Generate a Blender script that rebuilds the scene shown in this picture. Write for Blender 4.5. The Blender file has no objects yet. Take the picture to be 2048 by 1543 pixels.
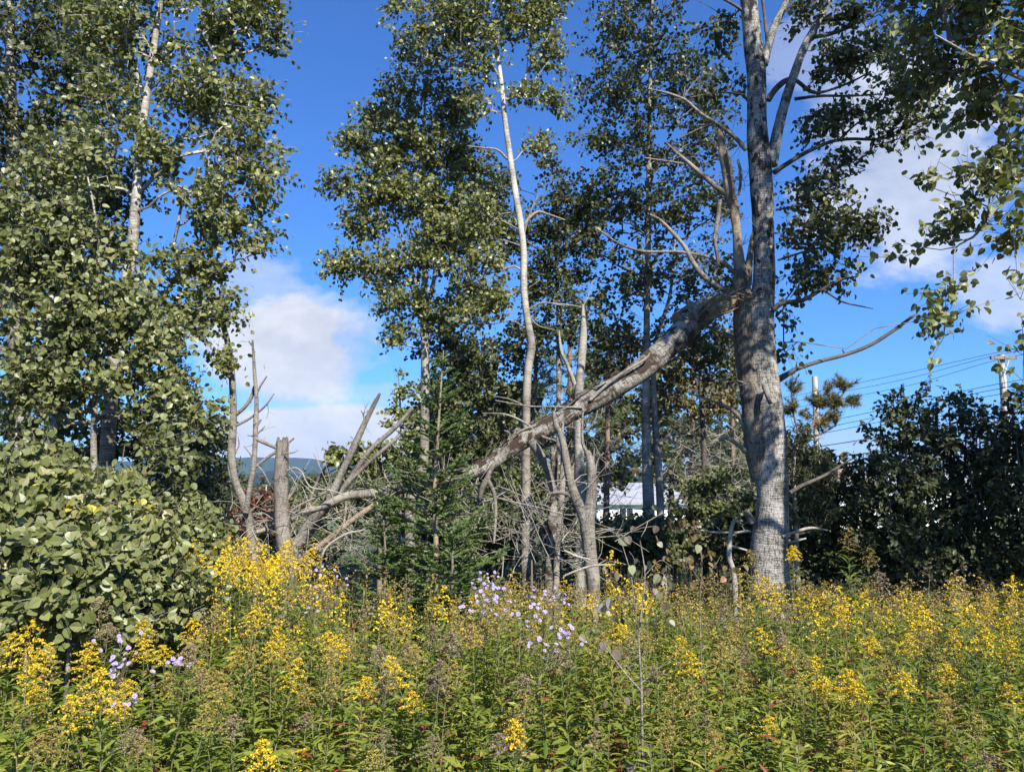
import bpy, math, random
import numpy as np
from mathutils import Vector, noise as mnoise

S = bpy.context.scene
COL = S.collection
R = np.random.default_rng(11)
PI = math.pi

# ------------------------------------------------------------------ camera
F = 1480.0                       # focal length in photo pixels (photo 2048 x 1543)
EYE = np.array((0.0, 0.0, 1.6))
TH = math.atan((980 - 771.5) / F)
cd = bpy.data.cameras.new("camera")
cam = bpy.data.objects.new("camera", cd)
COL.objects.link(cam)
cam.location = EYE
cam.rotation_euler = (PI / 2 + TH, 0, 0)
cd.sensor_fit = 'HORIZONTAL'
cd.sensor_width = 36.0
cd.lens = 36.0 * F / 2048
cd.clip_start = 0.05
cd.clip_end = 20000
S.camera = cam

# ------------------------------------------------------------------ light
SUN_AZ, SUN_EL = math.radians(155), math.radians(40)
SUN = np.array((math.sin(SUN_AZ) * math.cos(SUN_EL), math.cos(SUN_AZ) * math.cos(SUN_EL), math.sin(SUN_EL)))
sl = bpy.data.lights.new("sun", 'SUN')
sl.energy = 4.6
sl.angle = math.radians(0.53)
sl.color = (1.0, 0.95, 0.86)
so = bpy.data.objects.new("sun", sl)
so.rotation_euler = Vector(SUN).to_track_quat('Z', 'Y').to_euler()
so.location = (6, -14, 14)
COL.objects.link(so)

S.view_settings.view_transform = 'Standard'
S.view_settings.look = 'None'
S.view_settings.gamma = 1
S.view_settings.use_curve_mapping = False
S.view_settings.exposure = 1.1
HAZE = 0.75e-4
S.cycles.use_denoising = True
S.cycles.max_bounces = 6
S.cycles.diffuse_bounces = 3
S.cycles.glossy_bounces = 2
S.cycles.transmission_bounces = 3
S.cycles.volume_bounces = 0
S.cycles.caustics_reflective = False
S.cycles.caustics_refractive = False


def ray(px, py):
    x, y = (px - 1024) / F, (771.5 - py) / F
    return np.array((x, math.cos(TH) - y * math.sin(TH), math.sin(TH) + y * math.cos(TH)))


def P(px, py, Y):
    d = ray(px, py)
    return EYE + d * (Y / d[1])


def project(p):
    """world points (n,3) -> photo pixels (n,2)"""
    q = np.asarray(p) - EYE
    zc = q[:, 1] * math.cos(TH) + q[:, 2] * math.sin(TH)
    yc = -q[:, 1] * math.sin(TH) + q[:, 2] * math.cos(TH)
    return np.stack((1024 + F * q[:, 0] / zc, 771.5 - F * yc / zc), 1)


def gz(x, y):
    y = np.asarray(y, float)
    return -0.06 * np.clip(y - 3, 0, 6) - 0.0075 * np.clip(y - 9, 0, 200) + 0 * np.asarray(x)


# ------------------------------------------------------------------ world
class NT:
    def __init__(s, tree):
        s.t = tree

    def n(s, typ, **kw):
        nd = s.t.nodes.new(typ)
        for k, v in kw.items():
            if k.startswith('_'):
                nd.inputs[int(k[1:])].default_value = v
            else:
                setattr(nd, k, v)
        return nd

    def l(s, a, b):
        s.t.links.new(a, b)

    def val(s, v, sock):
        if isinstance(v, (int, float)):
            sock.default_value = v
        else:
            s.l(v, sock)

    def m(s, op, a, b=0.0, clamp=False):
        nd = s.n('ShaderNodeMath', operation=op, use_clamp=clamp)
        s.val(a, nd.inputs[0])
        s.val(b, nd.inputs[1])
        return nd.outputs[0]

    def noise(s, vec, scale, detail=3, rough=0.55, dist=0.0):
        nd = s.n('ShaderNodeTexNoise')
        nd.inputs['Scale'].default_value = scale
        nd.inputs['Detail'].default_value = detail
        nd.inputs['Roughness'].default_value = rough
        nd.inputs['Distortion'].default_value = dist
        if vec is not None:
            s.l(vec, nd.inputs['Vector'])
        return nd.outputs['Fac']

    def ramp(s, fac, stops, interp='LINEAR'):
        nd = s.n('ShaderNodeValToRGB')
        cr = nd.color_ramp
        cr.interpolation = interp
        while len(cr.elements) < len(stops):
            cr.elements.new(0.5)
        for e, (p, c) in zip(cr.elements, stops):
            e.position = p
            e.color = (*c, 1) if len(c) == 3 else c
        s.val(fac, nd.inputs[0])
        return nd.outputs[0]

    def mix(s, fac, a, b, mode='MIX'):
        nd = s.n('ShaderNodeMix', data_type='RGBA', blend_type=mode)
        s.val(fac, nd.inputs[0])
        for v, i in ((a, 6), (b, 7)):
            if isinstance(v, tuple):
                nd.inputs[i].default_value = (*v, 1)
            else:
                s.l(v, nd.inputs[i])
        return nd.outputs[2]

    def mapping(s, vec, scale):
        nd = s.n('ShaderNodeMapping')
        nd.inputs['Scale'].default_value = scale
        s.l(vec, nd.inputs['Vector'])
        return nd.outputs[0]


W = bpy.data.worlds.new("World")
S.world = W
W.use_nodes = True
w = NT(W.node_tree)
bg = W.node_tree.nodes['Background']
bg.inputs[1].default_value = 0.058
sky = w.n('ShaderNodeTexSky', sky_type='NISHITA', sun_disc=False)
sky.sun_elevation = SUN_EL
sky.sun_rotation = SUN_AZ
sky.air_density = 1.0
sky.dust_density = 0.3
sky.ozone_density = 4.0
skyc = w.mix(1.0, sky.outputs[0], (0.50, 1.02, 1.72), 'MULTIPLY')
tc = w.n('ShaderNodeTexCoord')
sep = w.n('ShaderNodeSeparateXYZ')
w.l(tc.outputs['Generated'], sep.inputs[0])
ay = w.m('MAXIMUM', w.m('ABSOLUTE', sep.outputs[1]), 0.02)
uu = w.m('DIVIDE', sep.outputs[0], ay)
vv = w.m('DIVIDE', sep.outputs[2], ay)
cmb = w.n('ShaderNodeCombineXYZ')
w.l(uu, cmb.inputs[0])
w.l(w.m('MULTIPLY', vv, 1.5), cmb.inputs[1])
n1 = w.noise(cmb.outputs[0], 5.0, 8, 0.58, 0.25)
n2 = w.noise(cmb.outputs[0], 18.0, 5, 0.6, 0.1)
mask = None
# px, py, rx, ry, noise amount, density
for (cx, cy, rx, ry, na, den) in ((590, 690, 190, 125, 1.7, 1.0), (500, 560, 120, 70, 2.6, 0.5), (660, 868, 300, 62, 1.3, 1.0),
                                  (1790, 330, 230, 250, 1.7, 0.78), (2060, 590, 170, 90, 2.2, 0.6), (1690, 885, 130, 40, 2.2, 0.5),
                                  (1640, 120, 130, 130, 3.0, 0.30), (700, 790, 260, 30, 2.5, 0.35), (2400, 480, 260, 120, 1.8, 0.9),
                                  (-300, 600, 300, 120, 1.8, 0.9), (3200, 800, 500, 100, 1.8, 0.9)):
    d0 = ray(cx, cy)
    u0, v0 = d0[0] / d0[1], d0[2] / d0[1]
    a = w.m('DIVIDE', w.m('SUBTRACT', uu, u0), rx / F * 1.05)
    b = w.m('DIVIDE', w.m('SUBTRACT', vv, v0), ry / F * 1.05)
    r2 = w.m('ADD', w.m('MULTIPLY', a, a), w.m('MULTIPLY', b, b))
    e = w.m('SUBTRACT', 1.0, r2)
    e = w.m('ADD', e, w.m('MULTIPLY', w.m('SUBTRACT', n1, 0.5), na * 1.5))
    e = w.m('ADD', e, w.m('MULTIPLY', w.m('SUBTRACT', n2, 0.5), na * 0.4))
    e = w.m('MULTIPLY', w.m('MULTIPLY', e, 1.9, True), den)
    mask = e if mask is None else w.m('MAXIMUM', mask, e)
low = w.m('MULTIPLY', w.m('SUBTRACT', 0.10, w.m('ABSOLUTE', sep.outputs[2])), 5.0, True)
mask = w.m('MAXIMUM', mask, low)
shade = w.m('ADD', w.m('MULTIPLY', n1, 1.3), w.m('MULTIPLY', n2, 0.5))
cloudc = w.ramp(w.m('SUBTRACT', shade, 0.35), [(0.2, (4.4, 4.7, 5.6)), (0.5, (6.0, 6.3, 7.0)), (0.85, (8.4, 8.6, 9.0))])
fin = w.mix(mask, skyc, cloudc)
w.l(fin, bg.inputs[0])


# ------------------------------------------------------------------ materials
def new_mat(name):
    m = bpy.data.materials.new(name)
    m.use_nodes = True
    nt = NT(m.node_tree)
    b = m.node_tree.nodes['Principled BSDF']
    out = m.node_tree.nodes['Material Output']
    return m, nt, b, out


def leaf_mat(name, stops, trans=0.3, rough=0.45, spec=0.5, tcol=(1.25, 1.35, 0.45)):
    m, nt, b, out = new_mat(name)
    at = nt.n('ShaderNodeAttribute', attribute_name='rnd')
    c = nt.ramp(at.outputs['Fac'], stops)
    geo = nt.n('ShaderNodeNewGeometry')
    c2 = nt.mix(geo.outputs['Backfacing'], c, nt.mix(0.35, c, (0.17, 0.19, 0.12)))
    nt.l(c2, b.inputs['Base Color'])
    b.inputs['Roughness'].default_value = rough
    b.inputs['Specular IOR Level'].default_value = spec
    if trans > 0:
        tr = nt.n('ShaderNodeBsdfTranslucent')
        nt.l(nt.mix(1.0, c, tcol, 'MULTIPLY'), tr.inputs[0])
        mx = nt.n('ShaderNodeMixShader')
        mx.inputs[0].default_value = trans
        nt.l(b.outputs[0], mx.inputs[1])
        nt.l(tr.outputs[0], mx.inputs[2])
        nt.l(mx.outputs[0], out.inputs[0])
    return m


def bark_mat(name, light, dark, band=1.0, crack=0.0, patch=None, rough=0.85, scale=1.0, bump=0.4, base=None):
    """bark read from the 'bk' attribute: xyz on a straightened limb, z along it"""
    m, nt, b, out = new_mat(name)
    at = nt.n('ShaderNodeAttribute', attribute_name='bk')
    v = at.outputs['Vector']
    na = nt.noise(nt.mapping(v, (9 * scale, 9 * scale, 75 * scale)), 1.0, 5, 0.65, 0.3)      # thin bands round the stem
    nb = nt.noise(nt.mapping(v, (5, 5, 3.0)), 1.0, 4, 0.6)                    # large blotches
    nc = nt.noise(nt.mapping(v, (75, 75, 14)), 1.0, 4, 0.7, 0.4)              # vertical fissures
    nd = nt.noise(v, 140 * scale, 3, 0.7)                                            # speckle
    f = nt.m('ADD', nt.m('MULTIPLY', nt.m('SUBTRACT', na, .5), 1.9 * band), nt.m('MULTIPLY', nt.m('SUBTRACT', nb, .5), 1.3))
    f = nt.m('ADD', nt.m('ADD', f, nt.m('MULTIPLY', nt.m('SUBTRACT', nd, .5), 1.5)), .47)
    if crack > 0:
        f = nt.m('SUBTRACT', f, nt.m('MULTIPLY', nt.m('SUBTRACT', 0.52, nc, True), 3.2 * crack))
    mid = tuple(0.5 * (a_ + b_) for a_, b_ in zip(light, dark))
    c = nt.ramp(f, [(0.12, dark), (0.38, mid), (0.60, light), (0.95, tuple(min(1, 1.25 * q) for q in light))])
    if base:          # older, greyer bark towards the foot of the stem
        sz = nt.n('ShaderNodeSeparateXYZ')
        nt.l(v, sz.inputs[0])
        k = nt.m('SUBTRACT', 1.0, nt.m('DIVIDE', nt.m('SUBTRACT', sz.outputs[2], base[1]), base[2], True))
        c = nt.mix(nt.m('MULTIPLY', k, .85), c, nt.mix(1.0, c, base[0], 'MULTIPLY'))
    if patch:
        pn = nt.noise(nt.mapping(v, (7, 7, 4.5)), 1.0, 5, 0.65, 0.8)
        thr = patch[1]
        if len(patch) > 2:       # black bark patches, doubling as painted leaf dapple, gather above this height
            sz = nt.n('ShaderNodeSeparateXYZ')
            nt.l(v, sz.inputs[0])
            thr = nt.m('SUBTRACT', patch[1] + .2, nt.m('MULTIPLY', nt.m('MULTIPLY', nt.m('SUBTRACT', sz.outputs[2], patch[2]), .6, True), .2))
        pm = nt.m('MULTIPLY', nt.m('SUBTRACT', pn, thr), 14.0, True)
        c = nt.mix(pm, c, patch[0])
    nt.l(c, b.inputs['Base Color'])
    b.inputs['Roughness'].default_value = rough
    b.inputs['Specular IOR Level'].default_value = 0.25
    bp = nt.n('ShaderNodeBump')
    bp.inputs['Strength'].default_value = bump
    bp.inputs['Distance'].default_value = 0.02
    nt.l(nt.m('ADD', nc, na), bp.inputs['Height'])
    nt.l(bp.outputs[0], b.inputs['Normal'])
    return m


def flat_mat(name, col, rough=0.7, nscale=0, amt=0.3, spec=0.3, metal=0.0):
    m, nt, b, out = new_mat(name)
    if nscale:
        tcn = nt.n('ShaderNodeTexCoord')
        f = nt.noise(tcn.outputs['Object'], nscale, 5, 0.65)
        c = nt.ramp(f, [(0.3, tuple(q * (1 - amt) for q in col)), (0.7, tuple(min(1, q * (1 + amt)) for q in col))])
        nt.l(c, b.inputs['Base Color'])
    else:
        b.inputs['Base Color'].default_value = (*col, 1)
    b.inputs['Roughness'].default_value = rough
    b.inputs['Specular IOR Level'].default_value = spec
    b.inputs['Metallic'].default_value = metal
    return m


M = {}
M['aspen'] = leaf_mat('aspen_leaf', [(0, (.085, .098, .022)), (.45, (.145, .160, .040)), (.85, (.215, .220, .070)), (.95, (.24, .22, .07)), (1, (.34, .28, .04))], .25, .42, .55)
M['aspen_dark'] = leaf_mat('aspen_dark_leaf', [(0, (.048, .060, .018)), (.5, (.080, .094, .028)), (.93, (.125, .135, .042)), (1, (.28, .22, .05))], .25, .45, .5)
M['sapling'] = leaf_mat('sapling_leaf', [(0, (.092, .108, .030)), (.5, (.155, .170, .052)), (.9, (.225, .232, .088)), (.97, (.25, .22, .08)), (1, (.40, .36, .03))], .2, .45, .55)
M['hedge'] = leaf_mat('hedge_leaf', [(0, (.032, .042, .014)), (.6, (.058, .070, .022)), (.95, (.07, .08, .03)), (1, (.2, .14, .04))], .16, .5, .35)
M['shrub'] = leaf_mat('shrub_leaf', [(0, (.055, .075, .022)), (.5, (.095, .115, .034)), (.9, (.15, .16, .05)), (1, (.3, .2, .05))], .25, .5, .4)
M['redshrub'] = leaf_mat('red_shrub_leaf', [(0, (.06, .03, .02)), (.5, (.14, .05, .03)), (.8, (.25, .07, .03)), (1, (.12, .10, .04))], .3, .5)
M['autumn'] = leaf_mat('autumn_leaf', [(0, (.10, .09, .03)), (.5, (.16, .13, .05)), (.9, (.28, .17, .06)), (1, (.35, .12, .05))], .25, .5)
M['needle'] = leaf_mat('spruce_needle', [(0, (.045, .085, .020)), (.5, (.090, .145, .034)), (.9, (.16, .22, .056)), (1, (.22, .25, .07))], .25, .5, .4)
M['pine'] = leaf_mat('pine_needle', [(0, (.045, .075, .022)), (.5, (.09, .125, .032)), (.85, (.15, .17, .04)), (1, (.22, .16, .05))], .2, .5, .4)
M['pine_dark'] = leaf_mat('dark_pine_needle', [(0, (.022, .042, .020)), (.5, (.040, .066, .030)), (1, (.075, .095, .04))], .12, .5, .4)
M['scots'] = leaf_mat('scots_pine_needle', [(0, (.06, .075, .02)), (.5, (.12, .12, .035)), (.8, (.20, .15, .05)), (1, (.24, .13, .06))], .2, .5, .4)
M['grod'] = leaf_mat('goldenrod_leaf', [(0, (.095, .145, .024)), (.30, (.180, .225, .032)), (.60, (.270, .290, .046)), (.78, (.36, .33, .065)), (.88, (.30, .19, .07)), (.96, (.21, .10, .05)), (1, (.26, .06, .035))], .38, .5, .4, (1.35, 1.4, .4))
M['bloom'] = leaf_mat('goldenrod_bloom', [(0, (.50, .33, .01)), (.5, (.74, .50, .015)), (1, (.86, .64, .03))], .2, .7, .1, (1, 1, .6))
M['fading'] = leaf_mat('goldenrod_fading', [(0, (.25, .19, .05)), (.5, (.40, .30, .07)), (.85, (.52, .36, .06)), (1, (.42, .22, .05))], .2, .75, .1, (1, 1, .6))
M['seed'] = leaf_mat('goldenrod_seed', [(0, (.14, .09, .05)), (.5, (.28, .20, .12)), (1, (.40, .31, .20))], .2, .8, .1, (1, 1, .8))
M['aster_petal'] = leaf_mat('aster_petal', [(0, (.34, .27, .62)), (1, (.56, .48, .80))], .3, .7, .1, (1, 1, 1))
M['aster_eye'] = flat_mat('aster_eye', (.55, .35, .05), .8)
M['grass'] = leaf_mat('grass_blade', [(0, (.06, .10, .02)), (.5, (.12, .16, .035)), (.85, (.22, .20, .07)), (1, (.34, .26, .12))], .3, .5)
M['dead_leaf'] = leaf_mat('withered_leaf', [(0, (.10, .07, .05)), (.5, (.22, .19, .13)), (.8, (.26, .28, .14)), (1, (.34, .30, .26))], .2, .6, .3, (1, 1, .7))
M['birch'] = bark_mat('pale_aspen_bark', (.50, .47, .40), (.12, .10, .08), .7, 0, None, base=((.50, .47, .44), 3.2, 2.6))
M['aspen_bark'] = bark_mat('grey_aspen_bark', (.36, .33, .28), (.09, .08, .065), .8, .25, None)
M['big'] = bark_mat('poplar_bark', (.47, .44, .39), (.065, .058, .048), .65, .75, ((.030, .027, .024), .50, 3.6), bump=1.0)  # black blotches up the trunk: lichen, with dappled leaf shade put into the colour
M['log'] = bark_mat('peeling_bark', (.38, .35, .30), (.08, .068, .055), .8, .5, ((.060, .040, .028), .485), bump=1.0)
M['darkbark'] = bark_mat('dark_bark', (.15, .13, .11), (.035, .03, .026), .6, .5)
M['deadgrey'] = bark_mat('weathered_wood', (.27, .24, .20), (.075, .064, .054), .6, .4, bump=.5)
M['deadtan'] = bark_mat('bare_split_wood', (.40, .32, .23), (.12, .085, .055), .2, .6, bump=.8)
M['twig'] = bark_mat('twig_bark', (.20, .17, .14), (.06, .05, .04), .5, .2)
M['deadtwig'] = bark_mat('dead_twig', (.40, .36, .30), (.16, .14, .12), .5, .2)
M['pinebark'] = bark_mat('pine_bark', (.30, .22, .17), (.10, .07, .055), .2, .5)
M['stem'] = leaf_mat('herb_stem', [(0, (.14, .15, .04)), (.5, (.16, .10, .05)), (1, (.17, .06, .04))], 0, .6)
M['pole'] = bark_mat('pole_wood', (.62, .58, .52), (.33, .30, .27), .1, .5, rough=.8)
M['poletan'] = bark_mat('tan_pole_wood', (.45, .33, .22), (.25, .17, .11), .1, .5, rough=.8)


# ------------------------------------------------------------------ mesh building
class MB:
    def __init__(s):
        s.V, s.F4, s.F3, s.I4, s.I3 = [], [], [], [], []
        s.bk, s.rn = [], []
        s.n = 0

    def add(s, V, F, bk=None, rn=None, mi=0):
        V = np.asarray(V, np.float32)
        F = np.asarray(F, np.int64)
        if len(V) == 0 or len(F) == 0:
            return
        s.V.append(V)
        s.bk.append(np.asarray(bk, np.float32) if bk is not None else V)
        s.rn.append(np.broadcast_to(np.asarray(rn if rn is not None else 0.5, np.float32), (len(V),)))
        (s.F4 if F.shape[1] == 4 else s.F3).append(F + s.n)
        (s.I4 if F.shape[1] == 4 else s.I3).append(np.full(len(F), mi, np.int32))
        s.n += len(V)

    def mesh(s, name, mats, origin=(0, 0, 0), smooth=False):
        me = bpy.data.meshes.new(name)
        if s.n == 0:
            return me
        V = np.concatenate(s.V) - np.asarray(origin, np.float32)
        q = np.concatenate(s.F4) if s.F4 else np.zeros((0, 4), np.int64)
        t = np.concatenate(s.F3) if s.F3 else np.zeros((0, 3), np.int64)
        mi = np.concatenate(s.I4 + s.I3)
        me.vertices.add(len(V))
        me.vertices.foreach_set('co', V.astype(np.float32).ravel())
        li = np.concatenate((q.ravel(), t.ravel())).astype(np.int32)
        me.loops.add(len(li))
        me.loops.foreach_set('vertex_index', li)
        me.polygons.add(len(q) + len(t))
        st = np.concatenate((np.arange(len(q)) * 4, len(q) * 4 + np.arange(len(t)) * 3)).astype(np.int32)
        me.polygons.foreach_set('loop_start', st)
        me.polygons.foreach_set('material_index', mi)
        me.polygons.foreach_set('use_smooth', np.full(len(st), smooth, bool))
        a = me.attributes.new('bk', 'FLOAT_VECTOR', 'POINT')
        a.data.foreach_set('vector', np.concatenate(s.bk).astype(np.float32).ravel())
        a = me.attributes.new('rnd', 'FLOAT', 'POINT')
        a.data.foreach_set('value', np.concatenate(s.rn).astype(np.float32))
        for m in (mats if isinstance(mats, (list, tuple)) else [mats]):
            me.materials.append(m)
        me.update(calc_edges=True)
        return me

    def obj(s, name, mats, parent=None, origin=None, smooth=False, kind=None, label=None):
        if origin is None:
            origin = parent['o'] if isinstance(parent, dict) else (0, 0, 0)
        me = s.mesh(name, mats, origin, smooth)
        o = bpy.data.objects.new(name, me)
        COL.objects.link(o)
        if isinstance(parent, dict):
            o.parent = parent['e']
        elif parent is not None:
            o.parent = parent
        else:
            o.location = origin
        if kind:
            o['kind'] = kind
        if label:
            o['label'] = label
        return o


def thing(name, label, cat, origin, group=None):
    e = bpy.data.objects.new(name, None)
    e.empty_display_size = 0.1
    COL.objects.link(e)
    e.location = origin
    e['label'] = label
    e['category'] = cat
    if group:
        e['group'] = group
    return {'e': e, 'o': np.asarray(origin, float)}


def nrm(v):
    v = np.asarray(v, float)
    return v / np.maximum(np.linalg.norm(v, axis=-1, keepdims=True), 1e-9)


def smooth_path(pts, k=6):
    """Catmull-Rom through pts (n, d)"""
    p = np.asarray(pts, float)
    if len(p) < 3:
        t = np.linspace(0, 1, k + 1)[:, None]
        return p[0] + (p[-1] - p[0]) * t
    q = np.vstack((2 * p[0] - p[1], p, 2 * p[-1] - p[-2]))
    out = []
    t = np.linspace(0, 1, k, endpoint=False)[:, None]
    for i in range(1, len(q) - 2):
        a, b, c, d = q[i - 1], q[i], q[i + 1], q[i + 2]
        out.append(0.5 * (2 * b + (c - a) * t + (2 * a - 5 * b + 4 * c - d) * t ** 2 + (3 * b - a - 3 * c + d) * t ** 3))
    out.append(p[-1:])
    return np.vstack(out)


def tube(mb, pts, rad, sides=8, mi=0, bump=0.0, bumpf=6.0, cap=True, rn=0.5, seed=0.0, flare=None):
    pts = np.asarray(pts, float)
    n = len(pts)
    rad = np.broadcast_to(np.asarray(rad, float), (n,)).copy()
    T = nrm(np.gradient(pts, axis=0))
    ref = np.array((0, 1.0, 0)) if abs(T[0][1]) < 0.9 else np.array((1.0, 0, 0))
    A = nrm(np.cross(T, ref))
    B = np.cross(T, A)
    ang = np.linspace(0, 2 * PI, sides, endpoint=False)
    ca, sa = np.cos(ang), np.sin(ang)
    d = np.concatenate(([0], np.cumsum(np.linalg.norm(np.diff(pts, axis=0), axis=1))))
    off = np.ones((n, sides))
    if bump:
        for i in range(n):
            for j in range(sides):
                off[i, j] += bump * (mnoise.noise(Vector((ca[j] * 1.6 + seed, sa[j] * 1.6, d[i] * bumpf))) + 0.6 * mnoise.noise(Vector((ca[j] * 4 + seed, sa[j] * 4, d[i] * bumpf * 1.3))))
    if flare is not None:
        off += flare[:, None] * (0.5 + 0.5 * np.cos(5 * ang + 0.7))[None]
    rr = rad[:, None] * off
    V = pts[:, None] + A[:, None] * (ca * rr)[..., None] + B[:, None] * (sa * rr)[..., None]
    bk = np.stack((ca * rad.mean() * np.ones((n, 1)), sa * rad.mean() * np.ones((n, 1)), d[:, None] * np.ones((1, sides))), -1) + np.array((seed * 3.0, seed * 5.1, 0.0))
    i, j = np.meshgrid(np.arange(n - 1), np.arange(sides), indexing='ij')
    j2 = (j + 1) % sides
    Fq = np.stack((i * sides + j, (i + 1) * sides + j, (i + 1) * sides + j2, i * sides + j2), -1).reshape(-1, 4)
    mb.add(V.reshape(-1, 3), Fq, bk.reshape(-1, 3), rn, mi)
    if cap:
        for e in (0, n - 1):
            ring = V[e]
            c = ring.mean(0)
            Fc = np.array([(k, (k + 1) % sides, sides) for k in range(sides)])
            mb.add(np.vstack((ring, c)), Fc, np.vstack((bk[e], bk[e].mean(0))), rn, mi)


def segs(mb, P0, P1, r0, r1, sides=3, mi=0, rn=0.5):
    """many straight twig pieces at once"""
    P0, P1 = np.asarray(P0, float).reshape(-1, 3), np.asarray(P1, float).reshape(-1, 3)
    n = len(P0)
    if n == 0:
        return
    r0 = np.broadcast_to(r0, (n,))
    r1 = np.broadcast_to(r1, (n,))
    T = nrm(P1 - P0)
    ref = np.where(np.abs(T[:, 1:2]) < 0.9, np.array([[0, 1.0, 0]]), np.array([[1.0, 0, 0]]))
    A = nrm(np.cross(T, ref))
    B = np.cross(T, A)
    ang = np.linspace(0, 2 * PI, sides, endpoint=False)
    D = A[:, None] * np.cos(ang)[None, :, None] + B[:, None] * np.sin(ang)[None, :, None]
    V = np.concatenate((P0[:, None] + D * r0[:, None, None], P1[:, None] + D * r1[:, None, None]), 1)
    base = np.arange(n)[:, None, None] * (2 * sides)
    j = np.arange(sides)
    Fq = np.stack((j, j + sides, (j + 1) % sides + sides, (j + 1) % sides), -1)[None] + base
    mb.add(V.reshape(-1, 3), Fq.reshape(-1, 4), None, rn, mi)


# leaf outlines: x across, y along, z lift
ASPEN6 = (np.array([(0, 0, 0), (.46, .30, .07), (.36, .74, .07), (0, 1.06, 0), (-.36, .74, .07), (-.46, .30, .07)], float), np.array([(0, 1, 2, 3), (0, 3, 4, 5)]))
ASPEN10 = (np.array([(0, .03, 0), (.22, -.03, .04), (.47, .22, .09), (.44, .56, .10), (.24, .86, .05), (0, 1.08, -.03), (-.24, .86, .05), (-.44, .56, .10), (-.47, .22, .09), (-.22, -.03, .04)], float),
           np.array([(0, 1, 2, 3), (0, 3, 4, 5), (0, 5, 6, 7), (0, 7, 8, 9)]))
OVAL = (np.array([(0, 0, 0), (.27, .34, .05), (.22, .70, .04), (0, 1.0, -.06), (-.22, .70, .04), (-.27, .34, .05)], float), np.array([(0, 1, 2, 3), (0, 3, 4, 5)]))
LANCE = (np.array([(0, 0, 0), (.11, .35, .03), (.09, .68, -.02), (0, 1.0, -.14), (-.09, .68, -.02), (-.11, .35, .03)], float), np.array([(0, 1, 2, 3), (0, 3, 4, 5)]))
NEEDLE = (np.array([(-.08, 0, 0), (.08, 0, 0), (0, 1, 0)], float), np.array([(0, 1, 2)]))
DIAM = (np.array([(0, -.5, 0), (.5, 0, .1), (0, .5, 0), (-.5, 0, .1)], float), np.array([(0, 1, 2, 3)]))


def leaves(mb, pos, axis, normal, size, shape=ASPEN6, rn=None, mi=0):
    pos = np.asarray(pos, float)
    n = len(pos)
    if n == 0:
        return
    axis = nrm(axis)
    side = nrm(np.cross(axis, normal))
    nm = np.cross(side, axis)
    T, Fc = shape
    size = np.broadcast_to(size, (n,))
    V = pos[:, None] + size[:, None, None] * (T[None, :, 0:1] * side[:, None] + T[None, :, 1:2] * axis[:, None] + T[None, :, 2:3] * nm[:, None])
    k = len(T)
    Fa = Fc[None] + (np.arange(n) * k)[:, None, None]
    rn = R.random(n) if rn is None else np.broadcast_to(rn, (n,))
    mb.add(V.reshape(-1, 3), Fa.reshape(-1, Fc.shape[1]), None, np.repeat(rn, k), mi)


def rv(n):
    return nrm(R.normal(size=(n, 3)))


# ------------------------------------------------------------------ broadleaf trees
def lobe_points(lobes, Y, total, dz=1.0):
    ar = np.array([l[2] * l[3] for l in lobes], float)
    cnt = np.maximum(1, np.round(total * ar / ar.sum())).astype(int)
    out = []
    for l, c in zip(lobes, cnt):
        Yl = Y + (l[4] if len(l) > 4 else 0)
        ce = P(l[0], l[1], Yl)
        rx, rz = l[2] * Yl / F, l[3] * Yl / F
        v = rv(c) * (R.random((c, 1)) ** 0.55)
        out.append(ce + v * np.array((rx, 0.5 * (rx + rz) * dz, rz)))
    return np.vstack(out)


def skeleton(nodes, rad0, C, rise=0.35):
    """join cluster points C to the trunk nodes; returns parent links and node positions"""
    N = [np.asarray(p, float) for p in nodes]
    par = [-1] * len(N)
    tn = np.asarray(nodes, float)
    d0 = np.min(np.linalg.norm(C[:, None] - tn[None], axis=2), axis=1)
    leafnode = []
    buf = np.zeros((len(N) + len(C) * 4 + 8, 3))
    buf[:len(N)] = tn
    cnt = len(N)
    nt0 = cnt
    for ci in np.argsort(d0):
        c = C[ci]
        q = buf[:cnt]
        dv = c - q
        dh = np.hypot(dv[:, 0], dv[:, 1])
        cost = np.linalg.norm(dv, axis=1) + 1.6 * np.maximum(0, rise * dh - dv[:, 2])
        b = int(np.argmin(cost))
        p0 = q[b].copy()
        L = np.linalg.norm(c - p0)
        prev = b
        k = 3 if L > 0.5 else (2 if L > 0.2 else 1)
        for s_ in range(1, k + 1):
            t = s_ / k
            pt = p0 + (c - p0) * t
            if s_ < k:
                pt = pt + np.array((0, 0, -0.10 * L * math.sin(PI * t))) + R.normal(size=3) * 0.05 * L
            buf[cnt] = pt
            par.append(prev)
            prev = cnt
            cnt += 1
        leafnode.append((ci, prev))
    return buf[:cnt], np.array(par), nt0, leafnode


def limb_mesh(mb, pos, par, nt0, leafnode, rtip=0.004, power=0.42, rmax=0.05, mi=0):
    n = len(pos)
    load = np.zeros(n)
    for ci, i in leafnode:
        load[i] += 1
    for i in range(n - 1, nt0 - 1, -1):
        if par[i] >= 0:
            load[par[i]] += load[i]
    r = np.minimum(rmax, rtip * np.maximum(load, 1) ** power)
    i = np.arange(nt0, n)
    p = par[i]
    big = r[i] > 0.012
    for m_, sd in ((big, 5), (~big, 3)):
        ii, pp = i[m_], p[m_]
        rp = np.where(pp < nt0, r[ii] * 1.15, np.minimum(r[pp], r[ii] * 1.5))
        segs(mb, pos[pp], pos[ii], rp, r[ii], sd, mi)


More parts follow.
